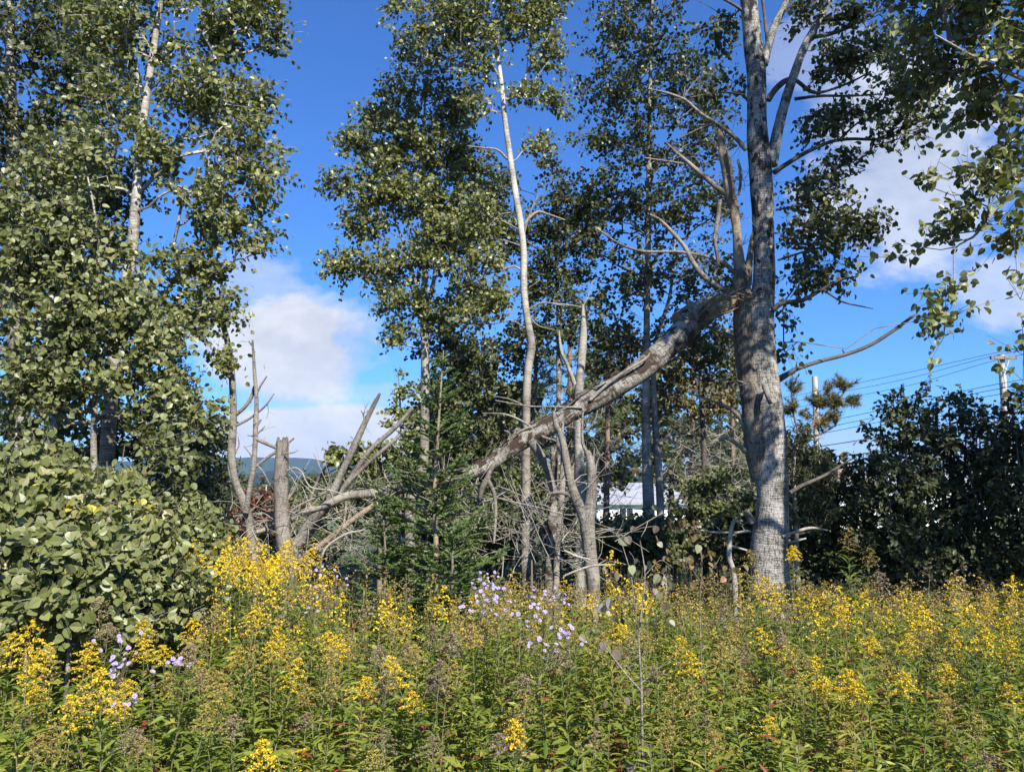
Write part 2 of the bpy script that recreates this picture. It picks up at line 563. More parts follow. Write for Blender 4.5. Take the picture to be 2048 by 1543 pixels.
def crown_leaves(mbl, mbt, C, out, per, size, twl=0.25, ntw=3, shape=ASPEN6, up=0.35, hang=0.55, upbias=0.5, rshift=0.0, spread=0.045, mi=0, crnd=0.35):
    n = len(C)
    cr = R.random(n)
    tw_c = np.repeat(np.arange(n), ntw)
    d = nrm(0.55 * out[tw_c] + 0.75 * rv(len(tw_c)) + np.array((0, 0, up)))
    L = twl * R.uniform(.55, 1.25, len(tw_c))
    P0 = C[tw_c]
    P1 = P0 + d * L[:, None] + np.array((0, 0, -0.12)) * L[:, None]
    if mbt is not None:
        segs(mbt, P0, P1, 0.0028, 0.0014, 3)
    lt = np.repeat(np.arange(len(tw_c)), per)
    s_ = R.uniform(.12, 1.05, len(lt))
    pos = P0[lt] + (P1 - P0)[lt] * s_[:, None] + rv(len(lt)) * spread
    ax = nrm(0.35 * d[lt] + np.array((0, 0, -hang)) + 0.75 * rv(len(lt)))
    nm = nrm(SUN * (upbias + .05) + 0.40 * out[tw_c][lt] + 0.85 * rv(len(lt)))
    rn = np.clip(crnd * cr[tw_c][lt] + (1 - crnd) * R.random(len(lt)) + rshift, 0, 1)
    leaves(mbl, pos, ax, nm, size * R.uniform(.7, 1.2, len(lt)), shape, rn, mi)


def px_path(path, Y, k=5):
    """[(px,py,w[,dY])] -> smooth world points and radii"""
    a = np.array([(*P(p[0], p[1], Y + (p[3] if len(p) > 3 else 0)), p[2] * (Y + (p[3] if len(p) > 3 else 0)) / F / 2) for p in path])
    s_ = smooth_path(a, k)
    return s_[:, :3], np.maximum(s_[:, 3], 0.0015)


def to_ground(path, Y):
    """carry a stem path (bottom first) straight down to the soil"""
    b = P(path[0][0], path[0][1], Y)
    g = float(gz(b[0], b[1]))
    if b[2] > g:
        py = project(np.array([(b[0], b[1], g - 0.08)]))[0]
        return [(b_ := (py[0], py[1], path[0][2] * 1.12))] + list(path)
    return list(path)


def tree(name, label, cat, stems, Y, lobes, ncl, per, size, leafm, barkm, group=None, twl=0.25, ntw=3, shape=ASPEN6, dz=1.0, branches=(), rise=0.35,
         hang=0.55, upbias=0.5, rshift=0.0, limbm=None, sides=10, rtip=0.004, rmax=0.04, spread=0.045, up=0.35, bump=0.06, twigs=True, extra=None):
    first = to_ground(stems[0], Y)
    base = P(first[0][0], first[0][1], Y)
    t = thing(name, label, cat, (base[0], base[1], float(gz(base[0], base[1]))), group)
    nodes = []
    for i, s_ in enumerate(stems):
        s2 = first if i == 0 else (to_ground(s_, Y) if s_[0][1] > 950 else s_)
        pts, rad = px_path(s2, Y)
        mb = MB()
        tube(mb, pts, rad, sides, bump=bump, bumpf=3, seed=R.random() * 9)
        mb.obj('trunk', barkm, t, smooth=True)
        use = pts[pts[:, 2] > base[2] + 0.15 * (pts[-1][2] - base[2])]
        if len(s_) and len(use):
            nodes.append(use)
    for b in branches:
        pts, rad = px_path(b, Y)
        mb = MB()
        tube(mb, pts, rad, 6, bump=.08, bumpf=6, seed=R.random() * 9)
        mb.obj('branch', limbm or barkm, t, smooth=True)
        nodes.append(pts[1:])
    if ncl:
        nodes = np.vstack(nodes)
        C = lobe_points(lobes, Y, ncl, dz)
        if extra is not None:
            C = np.vstack((C, extra))
        pos, par, nt0, ln = skeleton(nodes, None, C, rise)
        mbt = MB()
        limb_mesh(mbt, pos, par, nt0, ln, rtip, rmax=rmax)
        ax = nodes[np.argmin(np.linalg.norm(C[:, None] - nodes[None], axis=2), axis=1)]
        out = nrm(C - ax + np.array((0, 0, .05)))
        mbl = MB()
        crown_leaves(mbl, mbt if twigs else None, C, out, per, size, twl, ntw, shape, up, hang, upbias, rshift, spread)
        mbt.obj('limb', limbm or M['twig'], t, kind='stuff')
        mbl.obj('crown', leafm, t, kind='stuff')
    return t


# ------------------------------------------------------------------ dead wood
def dead_twigs(mb, pts, n, L, r=0.004, levels=2, up=0.3):
    """bare side twigs off a polyline"""
    pts = np.asarray(pts)
    i = R.integers(0, len(pts) - 1, n)
    f = R.random((n, 1))
    p0 = pts[i] * (1 - f) + pts[i + 1] * f
    d = nrm(rv(n) + np.array((0, 0, up)))
    ll = L * R.uniform(.35, 1.1, n)
    rr = np.full(n, r)
    for lv in range(levels):
        mid = p0 + d * ll[:, None] * .5 + rv(len(p0)) * ll[:, None] * .06
        end = mid + nrm(d + .35 * rv(len(p0))) * ll[:, None] * .5
        segs(mb, p0, mid, rr, rr * .75, 4)
        segs(mb, mid, end, rr * .75, rr * .4, 4)
        p0, d = np.concatenate((mid, mid)), np.concatenate((nrm(d + .9 * rv(len(mid))), nrm(d + .9 * rv(len(mid)))))
        ll = np.concatenate((ll, ll)) * .45
        rr = np.concatenate((rr, rr)) * .5


def deadwood(name, label, cat, stems, Y, mat, ground=True, ntw=0, twl=0.3, sides=9, bump=.09, branches=(), group=None, twmat=None, jag=False, bmat=None):
    first = to_ground(stems[0], Y) if ground else stems[0]
    base = P(first[0][0], first[0][1], Y + (first[0][3] if len(first[0]) > 3 else 0))
    org = (base[0], base[1], float(gz(base[0], base[1])) if ground else base[2])
    t = thing(name, label, cat, org, group)
    allp = []
    for i, s_ in enumerate(stems):
        pts, rad = px_path(first if i == 0 else s_, Y)
        mb = MB()
        tube(mb, pts, rad, sides, bump=bump, bumpf=4, seed=R.random() * 9)
        if jag and i == 0:
            jagged(mb, pts, rad)
        mb.obj('trunk' if i == 0 else 'limb', mat, t, smooth=True)
        allp.append(pts)
    for b in branches:
        pts, rad = px_path(b, Y, 4)
        mb = MB()
        tube(mb, pts, rad, 6, bump=.08, bumpf=8, seed=R.random() * 9)
        mb.obj('branch', bmat or mat, t, smooth=True)
        allp.append(pts)
    if ntw:
        mb = MB()
        for p in allp:
            dead_twigs(mb, p, max(1, ntw // len(allp)), twl)
        mb.obj('twig', twmat or M['deadtwig'], t, kind='stuff')
    return t


def jagged(mb, pts, rad, n=11, h=1.1):
    """splinters standing on a broken end"""
    c, r = pts[-1], rad[-1]
    T = nrm(pts[-1] - pts[-2])
    for k in range(n):
        a = 2 * PI * k / n
        ref = nrm(np.cross(T, (0.2, 1, 0)))
        o = (ref * math.cos(a) + np.cross(T, ref) * math.sin(a)) * r * .72
        hh = r * R.uniform(.4, h)
        segs(mb, [c + o - T * r * .4], [c + o * .9 + T * hh], r * .40, r * .16, 4)


# ------------------------------------------------------------------ conifers
def fir(name, label, path, Y, Lpx, nbr, mat, needle=0.02, npm=260, group=None, barkm=None, nw=1.0, curve=.35, expo=.8):
    first = to_ground(path, Y)
    base = P(first[0][0], first[0][1], Y)
    t = thing(name, label, 'tree', (base[0], base[1], float(gz(base[0], base[1]))), group)
    pts, rad = px_path(first, Y)
    mb = MB()
    tube(mb, pts, rad, 8, bump=.05, seed=R.random() * 9)
    mb.obj('trunk', barkm or M['twig'], t, smooth=True)
    H = pts[-1][2] - pts[0][2]
    Lm = Lpx * Y / F
    mbb, mbn = MB(), MB()
    ts = np.linspace(.04, .96, nbr) + R.normal(size=nbr) * .012
    az = np.cumsum(np.full(nbr, 2.4)) + R.normal(size=nbr) * .3
    A0, A1 = [], []
    for tt, a in zip(ts, az):
        z = pts[0][2] + H * tt
        c = np.array([np.interp(z, pts[:, 2], pts[:, k]) for k in range(3)])
        L = Lm * (1 - tt) ** expo * R.uniform(.65, 1.15) + .05
        d = np.array((math.cos(a), math.sin(a), 0))
        sl = .05 + .75 * tt ** 1.5
        k = 7
        s_ = np.linspace(0, 1, k)[:, None]
        br = c + d * L * s_ + np.array((0, 0, 1.)) * L * (sl * s_ + curve * (s_ ** 2 - .55 * s_))
        A0.append(br[:-1]); A1.append(br[1:])
        segs(mbb, br[:-1], br[1:], .006 * (1 - .7 * s_[:-1, 0]), .006 * (1 - .7 * s_[1:, 0]), 4)
        ns = int(5 + 16 * L)
        for q in range(ns):
            u = .18 + .8 * (q + R.random()) / ns
            p0 = np.array([np.interp(u, s_[:, 0], br[:, m_]) for m_ in range(3)])
            sd = (1 if q % 2 else -1)
            lat = np.array((-d[1], d[0], 0)) * sd
            dd = nrm(d * .75 + lat * .8 + np.array((0, 0, sl * .5 + .12)) + .15 * R.normal(size=3))
            ll = L * .42 * (1 - u) + .06
            A0.append([p0]); A1.append([p0 + dd * ll])
            if ll > .14:
                for w_ in (-1, 1):
                    d3 = nrm(dd * .8 + w_ * np.cross(dd, (0, 0, 1)) * .7)
                    for u3 in (.4, .7):
                        A0.append([p0 + dd * ll * u3]); A1.append([p0 + dd * ll * u3 + d3 * ll * .4 * (1.2 - u3)])
    A0, A1 = np.vstack(A0), np.vstack(A1)
    segs(mbb, A0, A1, .0022, .0014, 3)
    ln = np.linalg.norm(A1 - A0, axis=1)
    cnt = np.maximum(3, (ln * npm).astype(int))
    ix = np.repeat(np.arange(len(A0)), cnt)
    u = R.random(len(ix))
    p = A0[ix] + (A1 - A0)[ix] * u[:, None]
    dt = nrm((A1 - A0)[ix])
    lat = nrm(np.cross(dt, rv(len(ix))))
    lat[:, 2] = np.abs(lat[:, 2]) * .8 + .1
    axn = nrm(dt * .7 + lat)
    leaves(mbn, p, axn, SUN + .75 * rv(len(ix)), needle * R.uniform(.7, 1.15, len(ix)) * 1.0, (NEEDLE[0] * np.array((nw * 1.6, 1, 1)), NEEDLE[1]), np.clip(.75 * R.random(len(ix)) + .25 * u, 0, 1))
    mbb.obj('limb', M['twig'], t, kind='stuff')
    mbn.obj('foliage', mat, t, kind='stuff')
    return t


def pine(name, label, path, Y, tufts, mat, ntuft, needle=.1, per=26, group=None, barkm=None, bare=0, branches=(), width=1.0, ball=.0):
    """loose pine: trunk, boughs, needle tufts inside the given pixel lobes"""
    first = to_ground(path, Y)
    base = P(first[0][0], first[0][1], Y)
    t = thing(name, label, 'tree', (base[0], base[1], float(gz(base[0], base[1]))), group)
    pts, rad = px_path(first, Y)
    mb = MB()
    tube(mb, pts, rad, 8, bump=.06, seed=R.random() * 9)
    mb.obj('trunk', barkm or M['pinebark'], t, smooth=True)
    nodes = [pts[2:]]
    for b in branches:
        bp, brd = px_path(b, Y)
        mb = MB()
        tube(mb, bp, brd, 6, bump=.08, seed=R.random() * 9)
        mb.obj('branch', barkm or M['pinebark'], t, smooth=True)
        nodes.append(bp[1:])
    C = lobe_points(tufts, Y, ntuft)
    nodes = np.vstack(nodes)
    pos, par, nt0, ln = skeleton(nodes, None, C, .1)
    mbt = MB()
    limb_mesh(mbt, pos, par, nt0, ln, .005)
    if bare:
        dead_twigs(mbt, pts, bare, 90 * Y / F, .005)
    ax = nodes[np.argmin(np.linalg.norm(C[:, None] - nodes[None], axis=2), axis=1)]
    out = nrm(nrm(C - ax) + np.array((0, 0, .5)))
    ix = np.repeat(np.arange(len(C)), per)
    dirs = nrm(out[ix] * .8 + rv(len(ix)))
    p = C[ix] + out[ix] * (R.random((len(ix), 1)) - .5) * needle * 1.6
    mbn = MB()
    leaves(mbn, p, dirs, SUN + .75 * rv(len(ix)), needle * R.uniform(.7, 1.1, len(ix)), (NEEDLE[0] * np.array((.5 * width, 1, 1)), NEEDLE[1]), np.clip(.5 * R.random(len(C))[ix] + .5 * R.random(len(ix)), 0, 1))
    mbt.obj('limb', barkm or M['pinebark'], t, kind='stuff')
    mbn.obj('foliage', mat, t, kind='stuff')
    return t


# ================================================================== the setting
def ground_mat():
    m, nt, b, out = new_mat('meadow_soil')
    tcn = nt.n('ShaderNodeTexCoord')
    v = tcn.outputs['Object']
    a = nt.noise(v, 1.7, 6, .65)
    f = nt.noise(v, 0.02, 4, .6)
    near = nt.ramp(a, [(.3, (.030, .026, .012)), (.5, (.055, .055, .020)), (.7, (.085, .075, .035))])
    far = nt.ramp(f, [(.3, (.070, .105, .030)), (.6, (.115, .135, .045))])
    sp = nt.n('ShaderNodeSeparateXYZ')
    nt.l(v, sp.inputs[0])
    k = nt.m('MULTIPLY', nt.m('SUBTRACT', sp.outputs[1], 12.0), .03, True)
    nt.l(nt.mix(k, near, far), b.inputs['Base Color'])
    b.inputs['Roughness'].default_value = .95
    return m


def grid(xs, ys, zf):
    X, Y = np.meshgrid(xs, ys, indexing='ij')
    V = np.stack((X, Y, zf(X, Y)), -1).reshape(-1, 3)
    n, m = len(xs), len(ys)
    i, j = np.meshgrid(np.arange(n - 1), np.arange(m - 1), indexing='ij')
    a = i * m + j
    return V, np.stack((a, a + m, a + m + 1, a + 1), -1).reshape(-1, 4)


def fbm(X, Y, s, seed=0.0):
    o = np.zeros(X.shape)
    it = np.nditer(X, flags=['multi_index'])
    for x in it:
        o[it.multi_index] = mnoise.fractal(Vector((float(x) * s, float(Y[it.multi_index]) * s, seed)), 1.0, 2.0, 4)
    return o


sq = np.concatenate((-np.geomspace(4500, 12, 26), np.linspace(-11, 11, 45), np.geomspace(12, 4500, 26)))
ysq = np.concatenate((np.array((-400, -120, -40, -15, -6)), np.linspace(-3, 12, 46), np.geomspace(13, 7000, 40)))
mb = MB()
mb.add(*grid(sq, ysq, lambda x, y: gz(x, y) + 0.02 * np.sin(x * 2.3) * np.cos(y * 1.9) * (y < 20)))
mb.obj('ground', ground_mat(), kind='structure', smooth=True)


def hill_mat(name, a, b_, s):
    m, nt, b, out = new_mat(name)
    tcn = nt.n('ShaderNodeTexCoord')
    f = nt.m('ADD', nt.m('MULTIPLY', nt.noise(tcn.outputs['Object'], s, 6, .6), .5), nt.m('MULTIPLY', nt.noise(tcn.outputs['Object'], s * 14, 4, .7), .5))
    nt.l(nt.ramp(f, [(.40, a), (.60, b_)]), b.inputs['Base Color'])
    b.inputs['Roughness'].default_value = 1
    b.inputs['Specular IOR Level'].default_value = 0
    return m


def hills(name, Y, prof, depth, rough, mat, seed):
    px = np.array([p[0] for p in prof], float)
    hz = np.array([P(p[0], p[1], Y)[2] for p in prof])
    xs = np.concatenate((np.linspace(-1.5 * Y, -.55 * Y, 30), np.linspace(-.54 * Y, .1 * Y, 150), np.linspace(.12 * Y, 1.5 * Y, 40)))
    ys = np.linspace(Y - depth, Y + depth, 15)
    X, YY = np.meshgrid(xs, ys, indexing='ij')
    pxs = 1024 + F * X / Y * 1.0
    h = np.interp(pxs, px, hz)
    bell = np.cos((YY - Y) / depth * PI / 2) ** .8
    nz = fbm(X, YY, 1.0 / rough, seed)
    Z = -6 + (h + 6) * bell + nz * h * .22 * bell
    V = np.stack((X, YY, Z), -1).reshape(-1, 3)
    n, m = len(xs), len(ys)
    i, j = np.meshgrid(np.arange(n - 1), np.arange(m - 1), indexing='ij')
    a = i * m + j
    mb = MB()
    mb.add(V, np.stack((a, a + m, a + m + 1, a + 1), -1).reshape(-1, 4))
    mb.obj(name, mat, kind='structure', smooth=True)


hills('hills', 5200, [(-3000, 925), (-600, 900), (100, 925), (380, 924), (470, 914), (505, 921), (550, 918), (590, 921), (640, 928), (700, 934), (760, 930), (900, 945), (1600, 935), (2600, 910), (5000, 930)], 1300, 900, hill_mat('wooded_hill', (.012, .030, .014), (.045, .070, .022), .0016), 3.1)
hills('hills', 3600, [(-3000, 950), (-300, 942), (300, 950), (470, 945), (520, 950), (560, 944), (610, 949), (680, 945), (760, 952), (1100, 950), (2200, 940), (5000, 950)], 700, 500, hill_mat('dark_wooded_hill', (.006, .015, .010), (.020, .034, .014), .003), 7.7)


# mid-distance woods: thousands of far crowns as one mass
def far_wood(x0, x1, y0, y1, n, hmin, hmax, mats, name, kind='stuff'):
    mb = MB()
    V0 = np.array([(0, 0, 1), (1, 0, .35), (.31, .95, .4), (-.81, .59, .3), (-.81, -.59, .4), (.31, -.95, .3), (.8, .2, -.5), (-.3, .8, -.5), (-.6, -.7, -.5), (0, 0, -1)], float)
    Fc = np.array([(0, 1, 2), (0, 2, 3), (0, 3, 4), (0, 4, 5), (0, 5, 1), (1, 6, 2), (2, 6, 7), (2, 7, 3), (3, 7, 8), (3, 8, 4), (4, 8, 5), (5, 8, 6), (5, 6, 1)])
    x, y = R.uniform(x0, x1, n), R.uniform(y0, y1, n)
    h = R.uniform(hmin, hmax, n)
    for k in range(12):
        ox, oy, oz = R.normal(size=n) * h * .2, R.normal(size=n) * h * .2, R.uniform(.12, .9, n) * h
        s = h * R.uniform(.08, .17, n)
        c = np.stack((x + ox, y + oy, gz(x, y) + oz), -1)
        V = c[:, None] + V0[None] * s[:, None, None] * R.uniform(.75, 1.25, (n, 10, 1))
        Fa = Fc[None] + (np.arange(n) * 10)[:, None, None]
        mb.add(V.reshape(-1, 3), Fa.reshape(-1, 3), None, np.repeat(R.random(n), 10))
    mb.obj(name, mats, kind=kind)


M['farwood'] = leaf_mat('far_wood_leaf', [(0, (.016, .032, .014)), (.5, (.034, .055, .020)), (.85, (.065, .075, .024)), (.95, (.10, .06, .02)), (1, (.09, .10, .03))], 0, .9, .1)
far_wood(-900, 500, 420, 1300, 1500, 8, 15, M['farwood'], 'far_woods')
far_wood(-60, 10, 190, 300, 90, 4, 7, M['farwood'], 'far_hedgerow')
far_wood(10, 130, 95, 150, 130, 5, 9, M['farwood'], 'far_treeline')

# ------------------------------------------------------------------ air
mb = MB()
bx = np.array([(x, y, z) for x in (-9000, 9000) for y in (-600, 7500) for z in (-12, 460)], float)
mb.add(bx, [(0, 1, 3, 2), (4, 6, 7, 5), (0, 4, 5, 1), (2, 3, 7, 6), (0, 2, 6, 4), (1, 5, 7, 3)])
hm = bpy.data.materials.new('haze')
hm.use_nodes = True
ht = NT(hm.node_tree)
hm.node_tree.nodes.remove(hm.node_tree.nodes['Principled BSDF'])
pv = ht.n('ShaderNodeVolumePrincipled')
pv.inputs['Color'].default_value = (.42, .62, 1.0, 1)
pv.inputs['Density'].default_value = HAZE
pv.inputs['Anisotropy'].default_value = 0.0
ht.l(pv.outputs[0], hm.node_tree.nodes['Material Output'].inputs['Volume'])
mb.obj('haze', hm, kind='stuff')


# ------------------------------------------------------------------ buildings
def box(mb, c, s, rz=0.0, mi=0):
    c, s = np.asarray(c, float), np.asarray(s, float) / 2
    V = np.array([(x, y, z) for x in (-1, 1) for y in (-1, 1) for z in (-1, 1)], float) * s
    q = np.array(((math.cos(rz), -math.sin(rz), 0), (math.sin(rz), math.cos(rz), 0), (0, 0, 1)))
    mb.add(V @ q.T + c, [(0, 1, 3, 2), (4, 6, 7, 5), (0, 4, 5, 1), (2, 3, 7, 6), (0, 2, 6, 4), (1, 5, 7, 3)], None, None, mi)


M['siding'] = flat_mat('white_siding', (.74, .74, .72), .6, 3, .06)
M['roofgrey'] = flat_mat('grey_shingle_roof', (.30, .31, .33), .8, 6, .2)
M['winframe'] = flat_mat('window_frame_paint', (.7, .7, .7), .5)
M['glass'] = flat_mat('window_glass', (.03, .04, .05), .08, spec=.6)


def brick_mat():
    m, nt, b, out = new_mat('chimney_brick')
    tcn = nt.n('ShaderNodeTexCoord')
    mp = nt.n('ShaderNodeMapping')
    mp.inputs['Rotation'].default_value = (PI / 2, 0, 0)
    nt.l(tcn.outputs['Object'], mp.inputs[0])
    br = nt.n('ShaderNodeTexBrick')
    br.inputs['Color1'].default_value = (.20, .085, .06, 1)
    br.inputs['Color2'].default_value = (.27, .13, .09, 1)
    br.inputs['Mortar'].default_value = (.42, .38, .34, 1)
    br.inputs['Scale'].default_value = 1
    br.inputs['Brick Width'].default_value = .21
    br.inputs['Row Height'].default_value = .10
    br.inputs['Mortar Size'].default_value = .012
    nt.l(mp.outputs[0], br.inputs['Vector'])
    nt.l(br.outputs[0], b.inputs['Base Color'])
    b.inputs['Roughness'].default_value = .9
    return m


M['brick'] = brick_mat()


def house(name, label, x0, x1, Y, ze, zr, wins, chim=None, depth=7.0, over=.35):
    zb = float(gz(0, Y)) - .05
    t = thing(name, label, 'house', ((x0 + x1) / 2, Y + depth / 2, zb + .05))
    mb = MB()
    box(mb, ((x0 + x1) / 2, Y + depth / 2, (zb + ze) / 2), (x1 - x0, depth, ze - zb))
    for xe, s in ((x0, -1), (x1, 1)):
        mb.add([(xe, Y, ze), (xe, Y + depth, ze), (xe, Y + depth / 2, zr - .05)], [(0, 1, 2) if s > 0 else (0, 2, 1)])
    mb.obj('wall', M['siding'], t)
    mb = MB()
    for s in (0, 1):
        ye = Y - over if s == 0 else Y + depth + over
        k = (zr - ze) / (depth / 2)
        zl = ze - over * k + .06
        a = [(x0 - over, ye, zl), (x1 + over, ye, zl), (x1 + over, Y + depth / 2, zr + .06), (x0 - over, Y + depth / 2, zr + .06)]
        V = np.array(a + [(p[0], p[1], p[2] + .14) for p in a])
        mb.add(V, [(0, 1, 2, 3), (4, 7, 6, 5), (0, 4, 5, 1), (1, 5, 6, 2), (2, 6, 7, 3), (3, 7, 4, 0)])
    mb.obj('roof', M['roofgrey'], t)
    for (wx, wz, ww, wh) in wins:
        mb = MB()
        for (cx, cz, sx, sz) in ((wx, wz + wh / 2 + .04, ww + .16, .08), (wx, wz - wh / 2 - .04, ww + .16, .08), (wx - ww / 2 - .04, wz, .08, wh), (wx + ww / 2 + .04, wz, .08, wh), (wx, wz, .05, wh)):
            box(mb, (cx, Y - .03, cz), (sx, .08, sz))
        fr = mb.obj('window', M['winframe'], t)
        mb = MB()
        box(mb, (wx, Y - .012, wz), (ww, .02, wh))
        mb.obj('pane', M['glass'], fr, origin=t['o'])
    if chim:
        cx, w_, zt = chim
        mb = MB()
        zc0 = ze + .2
        box(mb, (cx, Y + 1.6, (zc0 + zt) / 2), (w_, w_ * .8, zt - zc0))
        c = mb.obj('chimney', M['brick'], t)
        mb = MB()
        box(mb, (cx, Y + 1.6, zt + .06), (w_ + .14, w_ * .8 + .14, .12))
        box(mb, (cx, Y + 1.6, zt - .28), (w_ + .05, w_ * .8 + .05, .07))
        mb.obj('cap', flat_mat('chimney_cap', (.34, .30, .27), .9, 8), c, origin=t['o'])
    return t


house('white_house', 'low white house half hidden behind the leafless twigs and trunks at the middle', 5.2, 14.6, 46, .80, 1.9, ((7.0, .15, .8, .7), (11.4, .15, 1.0, .7)), None, 6.0)
house('white_house', 'white house with a brick chimney behind the dark hedge', 19.2, 34.0, 44, 1.75, 2.6, ((22.5, .8, 1.2, 1.0), (26.5, .8, 1.6, 1.0), (30.6, .8, 1.2, 1.0)), (20.2, .78, 3.22))


# ------------------------------------------------------------------ utility poles and wires
def utility_pole(label, top, bot, w, Y, mat, arm=None, group=None, ins=(), brace=True):
    a, b = P(top[0], top[1], Y), P(bot[0], bot[1], Y)
    d = (b - a) / np.linalg.norm(b - a)
    g = float(gz(a[0], Y))
    k = (a[2] - g + .2) / max(1e-3, -d[2])
    b = a + d * k
    t = thing('utility_pole', label, 'utility pole', (b[0], b[1], g), group)
    r = w * Y / F / 2
    mb = MB()
    tube(mb, np.linspace(b, a, 8), np.linspace(r * 1.25, r, 8), 10, bump=.02)
    mb.obj('pole', mat, t, smooth=True)
    if arm:
        p, q = P(*arm[0], Y - .2), P(*arm[1], Y - .2)
        mb = MB()
        dd = q - p
        box(mb, (p + q) / 2, (np.linalg.norm(dd), .12, .13), 0)
        o = mb.obj('crossarm', M['polearm'], t)
        for (ix, iy) in ins:
            c = P(ix, iy, Y - .2)
            zt = (p[2] + (q[2] - p[2]) * (c[0] - p[0]) / (q[0] - p[0])) + .06
            mb = MB()
            tube(mb, [(c[0], c[1], zt), (c[0], c[1], zt + .07), (c[0], c[1], zt + .12), (c[0], c[1], zt + .2)], [.02, .025, .065, .03], 8)
            mb.obj('insulator', M['porcelain'], t, smooth=True)
        if brace:
            m_ = (p + q) / 2
            for s in (-1, 1):
                mb = MB()
                e = m_ + dd * .24 * s
                tube(mb, [(e[0], e[1] - .02, e[2]), (m_[0], m_[1] - .02, m_[2] - .65)], .02, 5)
                mb.obj('brace', M['steel'], t)
    return t


M['polearm'] = flat_mat('crossarm_wood', (.20, .17, .14), .8, 5)
M['porcelain'] = flat_mat('porcelain', (.70, .70, .72), .2, spec=.6)
M['steel'] = flat_mat('galvanised_steel', (.40, .41, .42), .5, metal=.6)
M['wire'] = flat_mat('power_wire', (.035, .035, .04), .6)
utility_pole('plain grey wooden pole without a crossarm standing behind the tufted pine', (1629, 753), (1638, 1000), 11, 37, M['pole'])
utility_pole('grey utility pole with a crossarm and three insulators rising over the dark hedge', (2002, 709), (2022, 1000), 12.5, 30, M['pole'], ((1981, 715), (2032, 715)), None, ((1984, 0), (2004, 0), (2028, 0)))
utility_pole('tiny white pole with a crossarm before the far hills, left of the bare stump', (533, 969), (531, 1003), 2.8, 150, M['pole'], ((526, 971), (541, 971)), None, (), False)
utility_pole('tiny tan pole before the far hills between the round tree and the leaning dead stem', (641, 949), (638, 1006), 3.2, 130, M['poletan'], ((635, 951), (647, 951)), None, (), False)


def wire(label, pts, r, group='power lines'):
    a = np.array([P(p[0], p[1], p[2]) for p in pts])
    mb = MB()
    tube(mb, smooth_path(a, 8), r, 5)
    o = mb.obj('power_line', M['wire'], None, origin=a[0])
    o['label'] = label
    o['category'] = 'wire'
    o['group'] = group


G3, G4 = 'three top wires', 'lower power wires'
wire('thin top wire ending at the left insulator of the crossarm', [(1540, 800, 46), (1630, 783, 37.3), (1800, 748, 33), (1984, 707, 29.8), (2300, 640, 25)], .010, G3)
wire('thin top wire running to the pole head between the other two', [(1540, 812, 46), (1634, 793, 37.3), (1810, 758, 33), (2004, 708, 29.8), (2320, 652, 25)], .010, G3)
wire('thin top wire ending at the right insulator of the crossarm', [(1540, 826, 46), (1640, 805, 37.3), (1820, 770, 33), (2028, 712, 29.8), (2340, 670, 25)], .010, G3)
wire('uppermost of the wires crossing below the pine tufts', [(1540, 858, 46), (1634, 845, 37.3), (1760, 820, 34), (1900, 788, 32), (2010, 765, 29.8), (2300, 715, 25)], .013, G4)
wire('second wire below the pine tufts, crossing the pale cloud patch', [(1540, 872, 46), (1634, 857, 37.3), (1760, 832, 34), (1900, 798, 32), (2010, 775, 29.8), (2300, 728, 25)], .013, G4)
wire('third wire below the pine tufts, just above the thick cable', [(1540, 884, 46), (1634, 868, 37.3), (1760, 843, 34), (1900, 809, 32), (2010, 786, 29.8), (2300, 740, 25)], .013, G4)
wire('black cable crossing well above the brick chimney', [(1540, 905, 46), (1634, 893, 37.3), (1760, 873, 34), (1900, 846, 32), (2012, 822, 29.8), (2300, 780, 25)], .02, G4)
wire('lowest black cable passing just over the brick chimney', [(1540, 926, 46), (1636, 916, 37.3), (1760, 903, 34), (1900, 884, 32), (2013, 866, 29.8), (2300, 830, 25)], .024, G4)
# ================================================================== living trees
# --- left group
tree('aspen_tree', 'tall pale-barked aspen at the left edge of the sky gap, its white trunk showing', 'tree',
     [[(206, 1120, 30), (215, 900, 28), (228, 720, 26), (240, 610, 24), (262, 520, 23), (272, 400, 19), (280, 300, 17), (295, 180, 15), (310, 80, 13), (322, 0, 10), (332, -120, 8), (340, -260, 4)]], 8.2,
     [(430, 60, 110, 80), (520, 70, 50, 60), (470, 200, 90, 70), (380, 180, 100, 90), (460, 300, 90, 70), (510, 350, 55, 50), (430, 410, 110, 70), (480, 480, 70, 40), (380, 540, 90, 60),
      (410, 630, 60, 80), (440, 720, 40, 30), (250, 60, 110, 110), (230, 200, 80, 80), (320, 300, 80, 70), (200, 330, 90, 90), (330, 640, 80, 70), (340, -60, 190, 70), (330, -200, 110, 100), (500, 0, 60, 60)],
     900, 8, .056, M['aspen'], M['birch'], twl=.30, ntw=3, dz=.8,
     branches=[[(275, 390, 9), (330, 330, 7), (355, 290, 5), (380, 250, 3)], [(298, 180, 7), (345, 145, 4), (395, 165, 3)], [(308, 110, 7), (285, 70, 5), (275, 40, 3)], [(262, 560, 7), (225, 520, 5), (210, 490, 3)], [(245, 600, 6), (290, 570, 4), (330, 590, 3)]], limbm=M['birch'])
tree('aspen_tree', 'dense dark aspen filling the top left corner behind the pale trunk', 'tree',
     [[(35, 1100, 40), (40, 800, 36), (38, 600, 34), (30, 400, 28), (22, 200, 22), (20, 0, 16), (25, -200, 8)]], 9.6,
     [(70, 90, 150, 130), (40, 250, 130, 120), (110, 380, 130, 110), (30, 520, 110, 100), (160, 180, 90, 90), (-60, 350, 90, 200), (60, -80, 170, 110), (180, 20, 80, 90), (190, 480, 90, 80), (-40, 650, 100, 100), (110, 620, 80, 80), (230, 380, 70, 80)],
     900, 8, .062, M['aspen_dark'], M['aspen_bark'], twl=.34, dz=.9)
